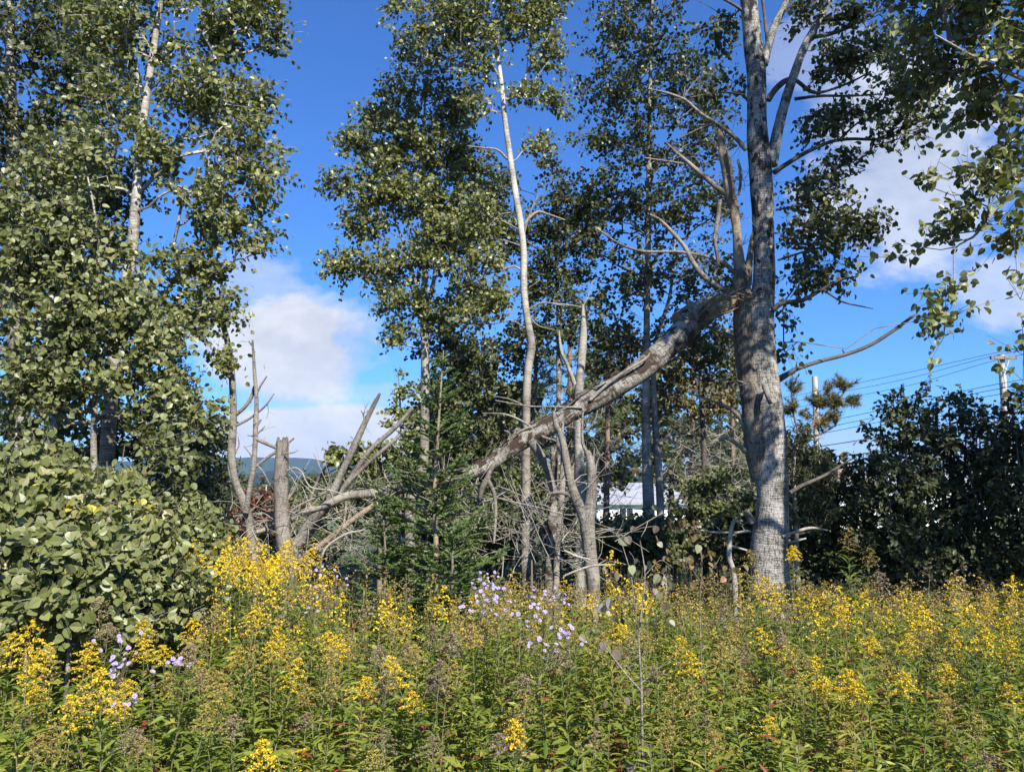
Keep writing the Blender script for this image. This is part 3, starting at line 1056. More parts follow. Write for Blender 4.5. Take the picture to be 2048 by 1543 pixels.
tree('aspen_tree', 'slender young aspen with sunlit grey-green leaves before the dark one', 'tree',
     [[(188, 1080, 15), (190, 980, 14), (187, 880, 12), (190, 800, 11), (193, 740, 10), (200, 700, 8), (197, 650, 7), (200, 560, 6), (190, 430, 4), (170, 330, 3)]], 6.6,
     [(80, 420, 110, 60), (150, 500, 130, 70), (60, 560, 90, 70), (200, 590, 100, 60), (240, 650, 110, 60), (110, 680, 130, 80), (300, 700, 60, 60), (170, 780, 130, 70), (60, 760, 80, 70), (330, 790, 80, 55), (140, 330, 80, 50), (390, 830, 40, 35)],
     560, 7, .052, M['sapling'], M['birch'], twl=.28, ntw=3, shape=ASPEN10, dz=.8,
     branches=[[(195, 720, 6), (210, 705, 6), (214, 660, 5), (212, 610, 3)], [(190, 690, 5), (180, 720, 4), (178, 760, 3)], [(20, 672, 2), (35, 662, 4), (60, 648, 2)]])
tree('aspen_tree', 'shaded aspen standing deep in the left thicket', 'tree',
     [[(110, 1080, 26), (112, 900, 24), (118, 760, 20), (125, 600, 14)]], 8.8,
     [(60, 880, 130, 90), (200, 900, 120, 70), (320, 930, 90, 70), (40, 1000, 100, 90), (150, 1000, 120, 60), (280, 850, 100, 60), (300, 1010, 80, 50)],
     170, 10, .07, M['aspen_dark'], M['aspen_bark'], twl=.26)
tree('pine_sapling', 'dark conifer just showing behind the aspen leaves left of the dead stems', 'tree',
     [[(345, 1100, 16), (345, 900, 12), (342, 760, 8), (340, 690, 5)]], 11, [(350, 760, 40, 50), (380, 900, 60, 60), (390, 980, 60, 50), (330, 850, 60, 60), (420, 1010, 50, 40)], 120, 14, .085, M['pine_dark'], M['pinebark'], shape=LANCE, hang=.1, twl=.25)

# sapling thicket at the lower left, each stem a plant of its own
for i, (px, Y, top, wd, lab) in enumerate((
        (15, 5.4, 900, 46, 'sunlit aspen sapling touching the left edge, tallest there'),
        (75, 5.0, 985, 44, 'aspen sapling next to the left edge, lower than its neighbours'),
        (120, 5.6, 890, 46, 'tall thin aspen sapling in the left thicket under the dark hollow'),
        (165, 4.9, 1010, 46, 'broad-leaved aspen sapling in the front of the thicket'),
        (215, 5.5, 925, 46, 'aspen sapling in the middle of the left thicket'),
        (262, 5.2, 985, 44, 'aspen sapling with a bare grey stem showing in the left thicket'),
        (305, 6.0, 900, 46, 'tall aspen sapling toward the right end of the left thicket'),
        (350, 5.8, 985, 40, 'aspen sapling at the right end of the left thicket'),
        (395, 6.6, 1010, 34, 'small aspen sapling leaning out beside the dead stems'),
        (-30, 4.6, 1030, 50, 'low aspen sapling cut by the left edge above the goldenrod'),
        (45, 4.5, 1085, 46, 'lowest aspen sapling at the left edge, half sunk in goldenrod'),
        (130, 4.4, 1110, 44, 'low aspen sapling among the yellow flowers at the left'),
        (225, 4.6, 1095, 44, 'low aspen sapling in front of the middle of the left thicket'),
        (300, 5.0, 1075, 40, 'low aspen sapling at the edge of the yellow patch'))):
    b = 1250
    lean = R.normal() * 22
    t0 = top + R.normal() * 14
    st = [[(px + 12, b, 9), (px + 6, b - 90, 8), (px - 3 + lean * .4, (b + top) / 2, 6), (px + lean, t0 + 40, 3), (px + lean + R.normal() * 6, t0 - 12, 1.5)]]
    lb = []
    H = b - t0
    for k in range(7):
        f = (k + .3) / 7
        lb.append((px + lean * (1 - f) + R.normal() * wd * .45, t0 + H * f + R.normal() * 10, wd * R.uniform(.45, 1.15) * (.45 + .8 * f), 20 + 18 * R.random()))
    tree('aspen_sapling', lab, 'sapling', st, Y, lb, 105, 6, R.uniform(.044, .056), M['sapling'], M['deadgrey'], 'aspen saplings at the left', twl=.24, shape=ASPEN10, upbias=.55, hang=.45, sides=6, rtip=.003, rshift=R.normal() * .1, limbm=M['deadgrey'])

# --- centre group
tree('aspen_tree', 'round-topped sunlit aspen between the sky gap and the leaning white trunk', 'tree',
     [[(820, 1085, 22), (822, 1000, 21), (846, 930, 19), (850, 800, 18), (850, 700, 17), (848, 600, 15), (852, 500, 12), (846, 420, 10), (848, 300, 7), (850, 180, 4)],
      [(852, 620, 9), (868, 560, 9), (875, 470, 8), (872, 380, 5), (880, 280, 3)], [(850, 640, 8), (830, 560, 7), (812, 500, 6), (790, 440, 4), (770, 380, 2)]], 11,
     [(845, 180, 75, 38), (780, 230, 60, 45), (900, 220, 50, 50), (715, 290, 42, 28), (790, 310, 90, 60), (870, 290, 80, 70), (695, 368, 48, 30), (770, 400, 90, 60), (870, 400, 90, 60), (735, 455, 55, 28), (688, 530, 52, 32),
      (780, 535, 80, 50), (800, 605, 55, 35), (870, 500, 90, 55), (930, 590, 60, 50), (798, 680, 26, 38), (930, 330, 50, 60), (860, 640, 60, 40), (920, 460, 60, 60)],
     980, 8, .056, M['aspen'], M['birch'], twl=.30, dz=.8, limbm=M['aspen_bark'])
tree('aspen_tree', 'leaning white-trunked aspen rising behind the fallen trunk', 'tree',
     [[(1052, 1010, 19), (1052, 860, 17), (1053, 800, 16.5), (1056, 740, 16.5), (1063, 690, 16.5), (1055, 640, 14.5), (1048, 580, 14.5), (1047, 500, 13.5), (1040, 440, 14), (1030, 380, 13), (1020, 310, 12), (1010, 240, 10.5), (1003, 170, 10), (995, 110, 9), (985, 50, 8), (975, 0, 7), (968, -120, 5), (960, -220, 3)]], 10,
     [(890, 50, 90, 55), (810, 10, 40, 30), (830, 100, 40, 30), (960, 60, 90, 60), (1055, 50, 60, 55), (880, 115, 55, 28), (955, 130, 60, 40), (1085, 110, 50, 50), (1040, 190, 50, 32), (1095, 200, 45, 32), (1000, 0, 140, 50), (930, -60, 130, 60), (960, -180, 90, 70),
      (1090, 20, 60, 50), (1070, 290, 38, 30), (960, 210, 40, 40), (975, 420, 50, 30), (940, 450, 70, 40), (960, 520, 80, 40), (1000, 590, 50, 40), (960, 620, 60, 40)],
     600, 8, .057, M['aspen'], M['birch'], twl=.30, dz=.8, rtip=.0035,
     branches=[[(1015, 318, 6), (995, 300, 5), (970, 296, 4), (935, 292, 2)], [(1045, 465, 7), (1055, 440, 8), (1075, 424, 7), (1095, 428, 5), (1130, 440, 3)], [(1036, 458, 4), (1000, 440, 3.5), (975, 440, 3), (930, 470, 2)], [(1043, 492, 4), (1005, 480, 3), (970, 478, 2.5), (935, 490, 2)],
               [(1005, 170, 6), (990, 140, 5), (965, 118, 3)], [(1047, 545, 4), (1030, 533, 4), (1005, 540, 3), (985, 555, 2)], [(1022, 425, 3), (1000, 430, 2.5), (975, 455, 2)], [(1055, 620, 3), (1085, 605, 3), (1130, 612, 2)], [(1055, 625, 3), (1075, 650, 3), (1110, 660, 2)], [(1050, 655, 3), (1020, 640, 2.5), (990, 648, 2)],
               [(1048, 810, 3), (1020, 798, 2.5), (990, 792, 1.5)], [(1048, 470, 3), (1062, 420, 3), (1080, 385, 2)], [(1058, 575, 3), (1080, 560, 2)]], limbm=M['birch'])
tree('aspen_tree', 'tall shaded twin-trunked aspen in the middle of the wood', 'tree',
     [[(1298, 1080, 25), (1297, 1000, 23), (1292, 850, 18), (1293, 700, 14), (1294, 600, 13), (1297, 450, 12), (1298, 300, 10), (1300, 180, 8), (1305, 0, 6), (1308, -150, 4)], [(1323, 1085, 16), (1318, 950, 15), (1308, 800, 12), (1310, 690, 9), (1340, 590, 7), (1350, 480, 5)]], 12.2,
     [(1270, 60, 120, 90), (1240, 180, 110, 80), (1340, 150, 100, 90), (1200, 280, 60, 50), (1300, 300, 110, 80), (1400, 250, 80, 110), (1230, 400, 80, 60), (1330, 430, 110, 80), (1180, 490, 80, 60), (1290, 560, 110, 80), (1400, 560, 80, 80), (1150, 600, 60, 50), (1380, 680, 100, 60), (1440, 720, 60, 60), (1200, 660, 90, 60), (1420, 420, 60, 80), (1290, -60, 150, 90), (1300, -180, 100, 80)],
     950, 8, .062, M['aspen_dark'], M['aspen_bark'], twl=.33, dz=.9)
tree('aspen_tree', 'thin dark aspen with a pointed crown right of the leaning white trunk', 'tree',
     [[(1117, 1060, 11), (1117, 820, 10), (1117, 640, 9), (1112, 500, 6), (1108, 400, 4), (1102, 310, 2)]], 12.6,
     [(1100, 340, 24, 32), (1115, 400, 50, 40), (1100, 470, 60, 40), (1150, 440, 50, 50), (1110, 540, 70, 45), (1080, 590, 40, 40), (1170, 390, 40, 40), (1090, 660, 60, 50), (1010, 470, 60, 60), (1000, 380, 50, 60)],
     340, 8, .062, M['aspen_dark'], M['aspen_bark'], twl=.30, dz=.9)
tree('broadleaf_tree', 'dark bushy tree behind the spruce and the leaning white trunk', 'tree',
     [[(975, 1080, 18), (978, 900, 15), (985, 760, 9), (990, 680, 5)]], 13.5,
     [(960, 720, 90, 60), (900, 700, 60, 60), (1010, 790, 80, 60), (920, 800, 80, 70), (880, 870, 70, 70), (980, 880, 90, 60), (1020, 700, 40, 60), (890, 960, 80, 60)],
     420, 8, .065, M['aspen_dark'], M['darkbark'], twl=.32)
tree('broadleaf_tree', 'shadowy tree with rusty leaves between the fallen trunk and the poplar', 'tree',
     [[(1410, 1060, 14), (1408, 900, 11), (1402, 800, 8), (1400, 700, 5)]], 14,
     [(1400, 740, 90, 50), (1450, 800, 60, 50), (1350, 800, 80, 50), (1420, 690, 70, 40), (1470, 700, 40, 60), (1260, 740, 70, 50), (1240, 680, 60, 50)],
     190, 9, .07, M['autumn'], M['darkbark'], twl=.26, rshift=-.15)
tree('willow_shrub', 'olive leafy shrub behind the crossed dead logs', 'shrub',
     [[(760, 1100, 10), (757, 1000, 8), (750, 920, 5)]], 11.5,
     [(730, 960, 60, 40), (790, 940, 60, 60), (700, 1030, 70, 45), (780, 1040, 80, 50), (650, 1070, 60, 40), (850, 1000, 60, 60)], 190, 10, .055, M['shrub'], M['twig'], twl=.2, upbias=.8)
tree('willow_shrub', 'olive shrub in shade under the raised end of the fallen trunk', 'shrub',
     [[(1060, 1100, 10), (1055, 1000, 8), (1050, 930, 5)]], 11,
     [(1040, 960, 60, 50), (1020, 1040, 70, 50), (1100, 1050, 70, 50), (1090, 970, 40, 50), (960, 1060, 60, 50), (1150, 1090, 60, 40)], 180, 10, .05, M['shrub'], M['twig'], twl=.2, rshift=-.2)
tree('aspen_sapling', 'young aspen with few leaves leaning between the dead stems and the spruce', 'sapling',
     [[(600, 1095, 7), (618, 1010, 6), (640, 950, 5), (665, 925, 4), (690, 918, 3)]], 9.2,
     [(690, 925, 34, 20), (730, 930, 40, 22), (660, 915, 20, 12), (760, 900, 26, 20), (715, 900, 24, 14)], 34, 7, .062, M['aspen'], M['deadgrey'], twl=.15, shape=ASPEN10)
tree('aspen_sapling', 'thin sapling with a few leaves beside the grey trunk top of the spruce', 'sapling',
     [[(800, 1060, 5), (802, 900, 4), (800, 800, 3), (796, 745, 2)]], 9.5,
     [(805, 790, 22, 26), (800, 840, 24, 30), (815, 880, 20, 20), (796, 745, 8, 10)], 30, 7, .05, M['aspen'], M['twig'], twl=.13)
tree('red_shrub', 'rusty red shrub behind the forked dead sapling', 'shrub',
     [[(505, 1095, 7), (500, 1030, 5), (495, 985, 3)]], 12, [(490, 1010, 45, 30), (520, 1040, 50, 30), (470, 1050, 40, 30), (540, 1000, 20, 20)], 90, 9, .05, M['redshrub'], M['twig'], twl=.2)
tree('broadleaf_tree', 'bushy dark green tree beside the dead stems, at the edge of the far field', 'tree',
     [[(420, 1090, 14), (418, 1000, 11), (415, 920, 6)]], 13, [(400, 930, 60, 60), (440, 980, 50, 60), (380, 1000, 70, 60), (430, 890, 30, 40), (455, 1040, 30, 40)], 170, 10, .06, M['aspen_dark'], M['darkbark'], twl=.24)
tree('round_tree', 'round dark tree standing alone in the far field before the hills', 'tree',
     [[(645, 1010, 9), (645, 990, 7), (645, 975, 5)]], 62, [(645, 985, 48, 26), (620, 990, 36, 22), (670, 995, 36, 20), (645, 968, 30, 12)], 160, 12, .32, M['hedge'], M['darkbark'], twl=.9, spread=.3, rtip=.02)
tree('willow_shrub', 'bright olive shrub in the far field at the foot of the tan pole', 'shrub',
     [[(655, 1020, 5), (655, 1010, 4), (655, 1000, 3)]], 34, [(640, 1010, 50, 16), (690, 1012, 50, 20), (600, 1015, 40, 14), (560, 1020, 50, 14)], 110, 10, .16, M['shrub'], M['twig'], twl=.5, spread=.15, rtip=.01)

# --- conifers
fir('spruce_tree', 'young green spruce with a bare pale stem in front of the fallen trunk', [(872, 1110, 10), (869, 1000, 9.5), (874, 900, 7), (880, 800, 4.5), (887, 700, 2)], 7.8, 250, 66, M['needle'], .026, 560, None, M['deadtan'], 1.7, .45, 1.15)
fir('spruce_sapling', 'small bushy spruce at the foot of the taller one, level with the flowers', [(905, 1180, 6), (905, 1120, 5), (908, 1050, 2)], 7.2, 130, 40, M['needle'], .026, 520, None, None, 1.7)
fir('spruce_sapling', 'pale green little spruce left of the pale spruce stem', [(770, 1160, 6), (770, 1090, 4), (765, 1010, 2)], 7.6, 85, 32, M['needle'], .026, 520, None, None, 1.7)
pine('pine_tree', 'bright yellow-green pine in the gap behind the bare snag', [(1142, 1080, 18), (1142, 900, 15), (1140, 760, 10), (1138, 640, 6)], 19,
     [(1140, 660, 40, 30), (1120, 720, 55, 30), (1180, 700, 40, 30), (1090, 770, 40, 25), (1170, 780, 60, 30), (1120, 840, 70, 30), (1200, 840, 50, 30), (1130, 910, 60, 25)], M['pine'], 260, .17, 22, width=1.6)
pine('pine_tree', 'green pine behind the middle of the fallen trunk', [(1060, 1080, 16), (1062, 900, 13), (1070, 760, 9), (1075, 690, 5)], 17,
     [(1070, 720, 40, 30), (1090, 760, 30, 40), (1050, 800, 60, 30), (1010, 840, 60, 30), (1080, 860, 60, 30), (1030, 900, 70, 30), (960, 850, 50, 40)], M['pine'], 230, .16, 22, width=1.6)
for i, (px, w_, Y, tf, lab) in enumerate((
        (1215, 12, 16, [(1190, 800, 70, 30), (1240, 760, 70, 40), (1160, 880, 50, 40), (1230, 700, 60, 40)], 'dark pine with a reddish bare trunk right of the forked grey stub'),
        (1386, 10, 18, [(1380, 840, 70, 25), (1420, 890, 80, 30), (1350, 880, 60, 30), (1400, 930, 70, 25), (1390, 770, 60, 40)], 'dark pine with bare lower twigs in front of the white house'),
        (1466, 11, 17, [(1470, 860, 50, 30), (1440, 920, 60, 30), (1490, 940, 40, 40), (1460, 790, 50, 40)], 'dark pine standing just left of the big poplar'))):
    pine('pine_tree', lab, [(px - 5, 1080, w_ * 1.2), (px - 2, 1000, w_), (px, 900, w_ * .9), (px, 800, w_ * .7), (px + 2, 690, w_ * .4)], Y, tf, M['pine_dark'], 150, .15, 20, 'dark pines behind the fallen trunk', bare=70, width=1.6)
pine('pine_tree', 'crooked pine with orange-tinged needle tufts against the sky beside the grey pole', [(1560, 1080, 14), (1575, 960, 12), (1592, 905, 10), (1608, 875, 9), (1625, 850, 7), (1650, 838, 5)], 14,
     [(1690, 770, 18, 16), (1640, 800, 20, 16), (1672, 805, 20, 16), (1702, 800, 12, 14), (1655, 778, 10, 10), (1660, 835, 22, 12), (1585, 775, 12, 12), (1580, 815, 16, 14), (1612, 832, 10, 10), (1640, 850, 16, 10)], M['scots'], 130, .13, 60,
     branches=[[(1625, 850, 6), (1655, 825, 5), (1680, 800, 4), (1692, 770, 3)], [(1608, 875, 6), (1640, 868, 4), (1672, 850, 3)], [(1600, 880, 5), (1588, 830, 4), (1582, 780, 2.5)], [(1625, 850, 4), (1632, 820, 3), (1642, 792, 2)]], width=1.3, bare=14)
for (px, top, L, lab) in ((1690, 903, 14, 'tiny dark spruce behind the brick chimney'), (1750, 898, 22, 'dark spire of a far spruce right of the brick chimney'), (1722, 925, 16, 'short far spruce between the chimney and the spire')):
    fir('far_spruce', lab, [(px, 1020, 3), (px, 960, 2.2), (px, top, 1)], 62, L, 34, M['pine_dark'], .30, 60, 'far spruces beyond the house', None, 1.6, .1)

# --- wood behind the fallen trunk
for i, (px, pt, Y, wd, mt, lab) in enumerate((
        (960, 690, 20, 80, 'shrub', 'olive-green tree far behind the spruce tip'),
        (1050, 760, 22, 70, 'aspen_dark', 'dark tree filling the gap left of the yellow-green pine'),
        (1210, 700, 21, 90, 'aspen_dark', 'dark tree behind the bare snag and the twin-trunked aspen'),
        (1340, 720, 22, 90, 'shrub', 'olive tree behind the twin-trunked aspen'),
        (1440, 800, 23, 80, 'aspen_dark', 'dark tree behind the pines beside the poplar'),
        (1500, 700, 24, 60, 'shrub', 'olive tree just showing left of the torn poplar stem'),
        (880, 760, 21, 60, 'shrub', 'olive tree behind the round-topped aspen trunk'),
        (1590, 900, 18, 40, 'hedge', 'dark low tree right behind the poplar trunk'))):
    H = 1080 - pt
    tree('broadleaf_tree', lab, 'tree', [[(px, 1075, 12), (px + 3, 950, 10), (px - 3, (1000 + pt) / 2, 7), (px, pt + 30, 3)]], Y,
         [(px, pt + H * .1, wd * .5, H * .1), (px - wd * .3, pt + H * .26, wd * .7, H * .13), (px + wd * .3, pt + H * .36, wd * .7, H * .13), (px - 8, pt + H * .5, wd, H * .13), (px + 6, pt + H * .66, wd * (.5 if px in (1210, 1340) else 1), H * .1)] + ([] if px in (1210, 1340) else [(px, pt + H * .82, wd, H * .1)]),
         150, 8, .13, M[mt], M['darkbark'], 'trees at the back of the wood', twl=.42, spread=.09, rtip=.006)
for i, (px, pt, Y, wd, mt, lab) in enumerate((
        (1000, 960, 12.5, 70, 'shrub', 'olive bush behind the hanging branch of the fallen trunk'),
        (1150, 990, 13, 70, 'aspen_dark', 'dark bush behind the forked stub'),
        (1245, 1045, 13.5, 50, 'shrub', 'sunlit bush left of the twin trunks, before the white house'),
        (1350, 1050, 13, 50, 'autumn', 'tawny bush right of the twin trunks, before the white house'),
        (1430, 940, 13.5, 70, 'shrub', 'olive bush left of the poplar foot'),
        (1490, 1000, 12, 50, 'aspen_dark', 'dark bush behind the foot of the poplar'),
        (860, 980, 12, 70, 'shrub', 'olive bush behind the spruce'),
        (940, 1020, 11.5, 60, 'aspen_dark', 'dark bush at the right side of the spruce'),
        (600, 1040, 13, 60, 'shrub', 'low olive bush behind the flat-topped stump'),
        (1300, 1045, 11.5, 60, 'aspen_dark', 'low dark bush before the twin trunks'))):
    H = 1120 - pt
    st = [[(px, 1125, 6), (px - 4, 1060, 5), (px - 8, pt + 20, 2)], [(px + 8, 1110, 5), (px + 22, 1050, 4), (px + 30, pt + 30, 1.5)], [(px - 8, 1110, 5), (px - 26, 1050, 4), (px - 36, pt + 40, 1.5)]]
    tree('bush', lab, 'bush', st, Y, [(px, pt + H * .14, wd * .7, H * .16), (px - 20, pt + H * .4, wd, H * .2), (px + 20, pt + H * .55, wd, H * .2), (px, pt + H * .85, wd * 1.1, H * .2)], 150, 10, .062, M[mt], M['twig'], 'bushes behind the fallen trunk', twl=.22, sides=5, upbias=.8)

# --- right hedge: shaded alders
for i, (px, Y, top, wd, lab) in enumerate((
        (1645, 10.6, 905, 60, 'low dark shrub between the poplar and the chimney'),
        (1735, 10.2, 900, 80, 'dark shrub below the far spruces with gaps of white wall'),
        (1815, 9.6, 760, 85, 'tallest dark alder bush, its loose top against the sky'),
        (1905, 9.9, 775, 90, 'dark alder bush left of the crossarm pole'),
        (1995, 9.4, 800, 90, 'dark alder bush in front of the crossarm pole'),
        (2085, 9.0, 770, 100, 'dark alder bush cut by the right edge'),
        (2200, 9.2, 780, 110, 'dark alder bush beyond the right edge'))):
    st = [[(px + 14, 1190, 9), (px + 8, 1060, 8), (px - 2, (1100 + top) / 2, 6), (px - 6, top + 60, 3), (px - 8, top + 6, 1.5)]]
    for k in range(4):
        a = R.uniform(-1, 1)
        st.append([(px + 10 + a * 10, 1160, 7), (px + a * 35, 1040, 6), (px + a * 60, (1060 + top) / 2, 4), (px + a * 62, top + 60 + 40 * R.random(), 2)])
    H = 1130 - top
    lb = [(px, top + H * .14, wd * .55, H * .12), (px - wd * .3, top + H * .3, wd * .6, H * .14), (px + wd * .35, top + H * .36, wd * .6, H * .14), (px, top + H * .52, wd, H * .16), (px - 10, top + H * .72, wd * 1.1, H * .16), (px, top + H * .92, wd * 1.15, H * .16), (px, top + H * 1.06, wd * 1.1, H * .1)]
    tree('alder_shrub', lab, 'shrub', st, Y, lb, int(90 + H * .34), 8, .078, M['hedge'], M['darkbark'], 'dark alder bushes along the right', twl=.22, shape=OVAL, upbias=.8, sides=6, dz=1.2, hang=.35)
tree('sumac_shrub', 'small dark shrub with hanging narrow leaves right behind the poplar trunk', 'shrub',
     [[(1595, 1150, 10), (1592, 1050, 9), (1588, 960, 6), (1590, 900, 4), (1598, 850, 2)]], 10, [(1600, 880, 34, 30), (1610, 930, 50, 36), (1590, 980, 40, 40), (1640, 960, 30, 26), (1620, 1030, 50, 40)], 120, 9, .09, M['hedge'], M['aspen_bark'], shape=LANCE, hang=.8, twl=.2)

# --- trees mostly outside the frame on the right: they shade the hedge and hang into the picture
tree('aspen_tree', 'aspen leaning in from the right edge, its leafy boughs hanging into the top right corner', 'tree',
     [[(2330, 1300, 62), (2310, 900, 56), (2290, 500, 50), (2270, 100, 44), (2250, -300, 36), (2230, -800, 26), (2220, -1300, 12)]], 5.4,
     [(1930, 40, 120, 70, .2), (2010, 130, 90, 80, .1), (1890, 130, 90, 50, .6), (1960, 200, 80, 50, .4), (2050, 220, 60, 50), (1840, 60, 60, 60, .8), (1830, 190, 60, 40, 1.0), (2000, -60, 150, 80), (1850, -80, 140, 80, .5),
      (1985, 390, 60, 40), (2030, 330, 50, 45), (1940, 440, 60, 30), (2030, 460, 50, 35), (1890, 480, 50, 20, .2), (1900, 370, 50, 20, .2), (1820, 500, 30, 20, .3), (1915, 590, 26, 34), (1890, 640, 34, 20), (1890, 680, 16, 16), (2040, 600, 16, 16), (2050, 700, 20, 24), (2045, 760, 10, 12),
      (2160, 60, 80, 90), (2200, -420, 280, 120), (2250, -900, 300, 260), (2000, -250, 140, 120)],
     760, 7, .056, M['sapling'], M['aspen_bark'], twl=.26, shape=ASPEN10, dz=1.1, hang=.7, rtip=.003, rise=.1,
     branches=[[(2285, 520, 22), (2160, 440, 14), (2048, 390, 9), (1990, 420, 6), (1945, 475, 5), (1905, 478, 3)], [(2275, 300, 22), (2150, 200, 16), (2050, 160, 10), (1960, 120, 6), (1870, 70, 4)], [(1935, 480, 4), (1910, 500, 3), (1908, 560, 2.5), (1912, 590, 2.5), (1905, 640, 1.5)], [(2160, 440, 8), (2090, 520, 5), (2060, 600, 3), (2050, 690, 2)]])
def shade_tree(label, x, y, h, r, ncl, leafm=M['aspen_dark'], z0=2.6):
    """a crown of its own, given in metres: stands beside the frame"""
    g = float(gz(x, y))
    t = thing('aspen_tree', label, 'tree', (x, y, g), 'aspens standing beside the view')
    pts = smooth_path([(x, y, g - .1), (x + .1, y, g + h * .4), (x - .1, y + .1, g + h * .75), (x, y, g + h)], 6)
    mb = MB()
    tube(mb, pts, np.linspace(.14, .02, len(pts)), 8, bump=.06)
    mb.obj('trunk', M['aspen_bark'], t, smooth=True)
    v = rv(ncl) * R.random((ncl, 1)) ** .4
    C = np.array((x, y, g + (z0 + h) / 2)) + v * np.array((r, r, (h - z0) / 2 + .3))
    pos, par, nt0, ln = skeleton(pts[6:], None, C)
    mbt, mbl = MB(), MB()
    limb_mesh(mbt, pos, par, nt0, ln)
    out = nrm(C - np.array((x, y, 0)) * 1.0 - np.array((0, 0, 1)) * C[:, 2:3] + np.array((0, 0, .3)))
    crown_leaves(mbl, None, C, out, 10, .10, .35, 3)
    mbt.obj('limb', M['twig'], t, kind='stuff')
    mbl.obj('crown', leafm, t, kind='stuff')


SHADE = ((8.4, 4.6, 10.0, 2.6, 230), (11.6, 5.4, 9.5, 2.8, 230), (9.8, 2.2, 11.5, 2.4, 200), (14.0, 3.6, 10.0, 3.0, 200))
for s_ in SHADE:
    shade_tree('tall aspen standing outside the picture to the right, its crown shading the hedge', *s_)
# ================================================================== the broken poplar
M['darkbarkwood'] = bark_mat('grey_torn_wood', (.27, .235, .19), (.06, .05, .042), .1, .9, bump=1.0)
YB = 9.0
path = [(1541, 1215, 96), (1539, 1160, 86), (1538, 1100, 77), (1543, 1040, 70), (1545, 1000, 67), (1543, 950, 68), (1543, 900, 68), (1538, 850, 68), (1532, 800, 68), (1528, 760, 67), (1523, 720, 66), (1520, 650, 62), (1524, 600, 54), (1528, 560, 48), (1528, 500, 46), (1524, 400, 49), (1520, 330, 50), (1515, 280, 48), (1514, 240, 44), (1513, 150, 43), (1507, 100, 44), (1502, 50, 40), (1498, 0, 39), (1494, -120, 34), (1490, -300, 24), (1488, -480, 10)]
b0 = P(1541, 1215, YB)
zg = float(gz(b0[0], YB))
pop = thing('broken_poplar', 'big grey poplar with its broken side stem torn away, tallest trunk at the right', 'tree', (b0[0], YB, zg))
pb = project(np.array([(b0[0], YB, zg - .1)]))[0]
pts, rad = px_path([(pb[0], pb[1], 118)] + path, YB, 6)
rad = rad * .92
fl = np.clip((zg + .55 - pts[:, 2]) / .6, 0, 1) ** 1.5 * .35
mb = MB()
tube(mb, pts, rad, 28, bump=.055, bumpf=2.2, seed=2.2, flare=fl)
mb.obj('trunk', M['big'], pop, smooth=True)
# the torn side stem, still joined to the trunk low down
mb = MB()
p2, r2 = px_path([(1524, 960, 44, .05), (1516, 900, 48, 0), (1506, 820, 46, -.02), (1498, 760, 42, -.03), (1490, 700, 40, -.04), (1486, 650, 38, -.05), (1487, 610, 36, -.05), (1483, 570, 34, -.02), (1482, 540, 28, 0)], YB, 6)
tube(mb, p2, r2, 16, bump=.10, bumpf=2.0, seed=5.0)
mb.obj('torn_stem', M['darkbarkwood'], pop, smooth=True)
mb = MB()
p3, r3 = px_path([(1484, 600, 34), (1482, 555, 30), (1478, 520, 22), (1474, 470, 18), (1468, 420, 20), (1461, 395, 23), (1456, 365, 22), (1449, 320, 20), (1443, 285, 15), (1438, 262, 9)], YB, 6)
tube(mb, p3, r3, 14, bump=.16, bumpf=3.5, seed=8.0)
segs(mb, [P(1441, 290, YB), P(1436, 300, YB), P(1475, 440, YB), P(1492, 560, YB), P(1496, 570, YB), P(1488, 560, YB)], [P(1437, 258, YB), P(1427, 282, YB), P(1466, 372, YB - .02), P(1502, 470, YB - .05), P(1508, 440, YB), P(1500, 500, YB - .08)], [.035, .025, .03, .05, .05, .045], [.008, .004, .008, .006, .006, .006], 5)
mb.obj('snag', M['deadtan'], pop, smooth=True)
mb = MB()
for k in range(34):
    a = P(1490 + R.normal() * 10, 596 + R.normal() * 10, YB - .12 + R.normal() * .05)
    u = R.random()
    e = P(1430 + 70 * R.random(), 610 - 60 * u * R.random() + R.normal() * 8, YB - .15 + R.normal() * .08)
    segs(mb, [a], [e], .012 + .012 * R.random(), .002, 4)
mb.obj('splinter', M['deadtan'], pop, kind='stuff')
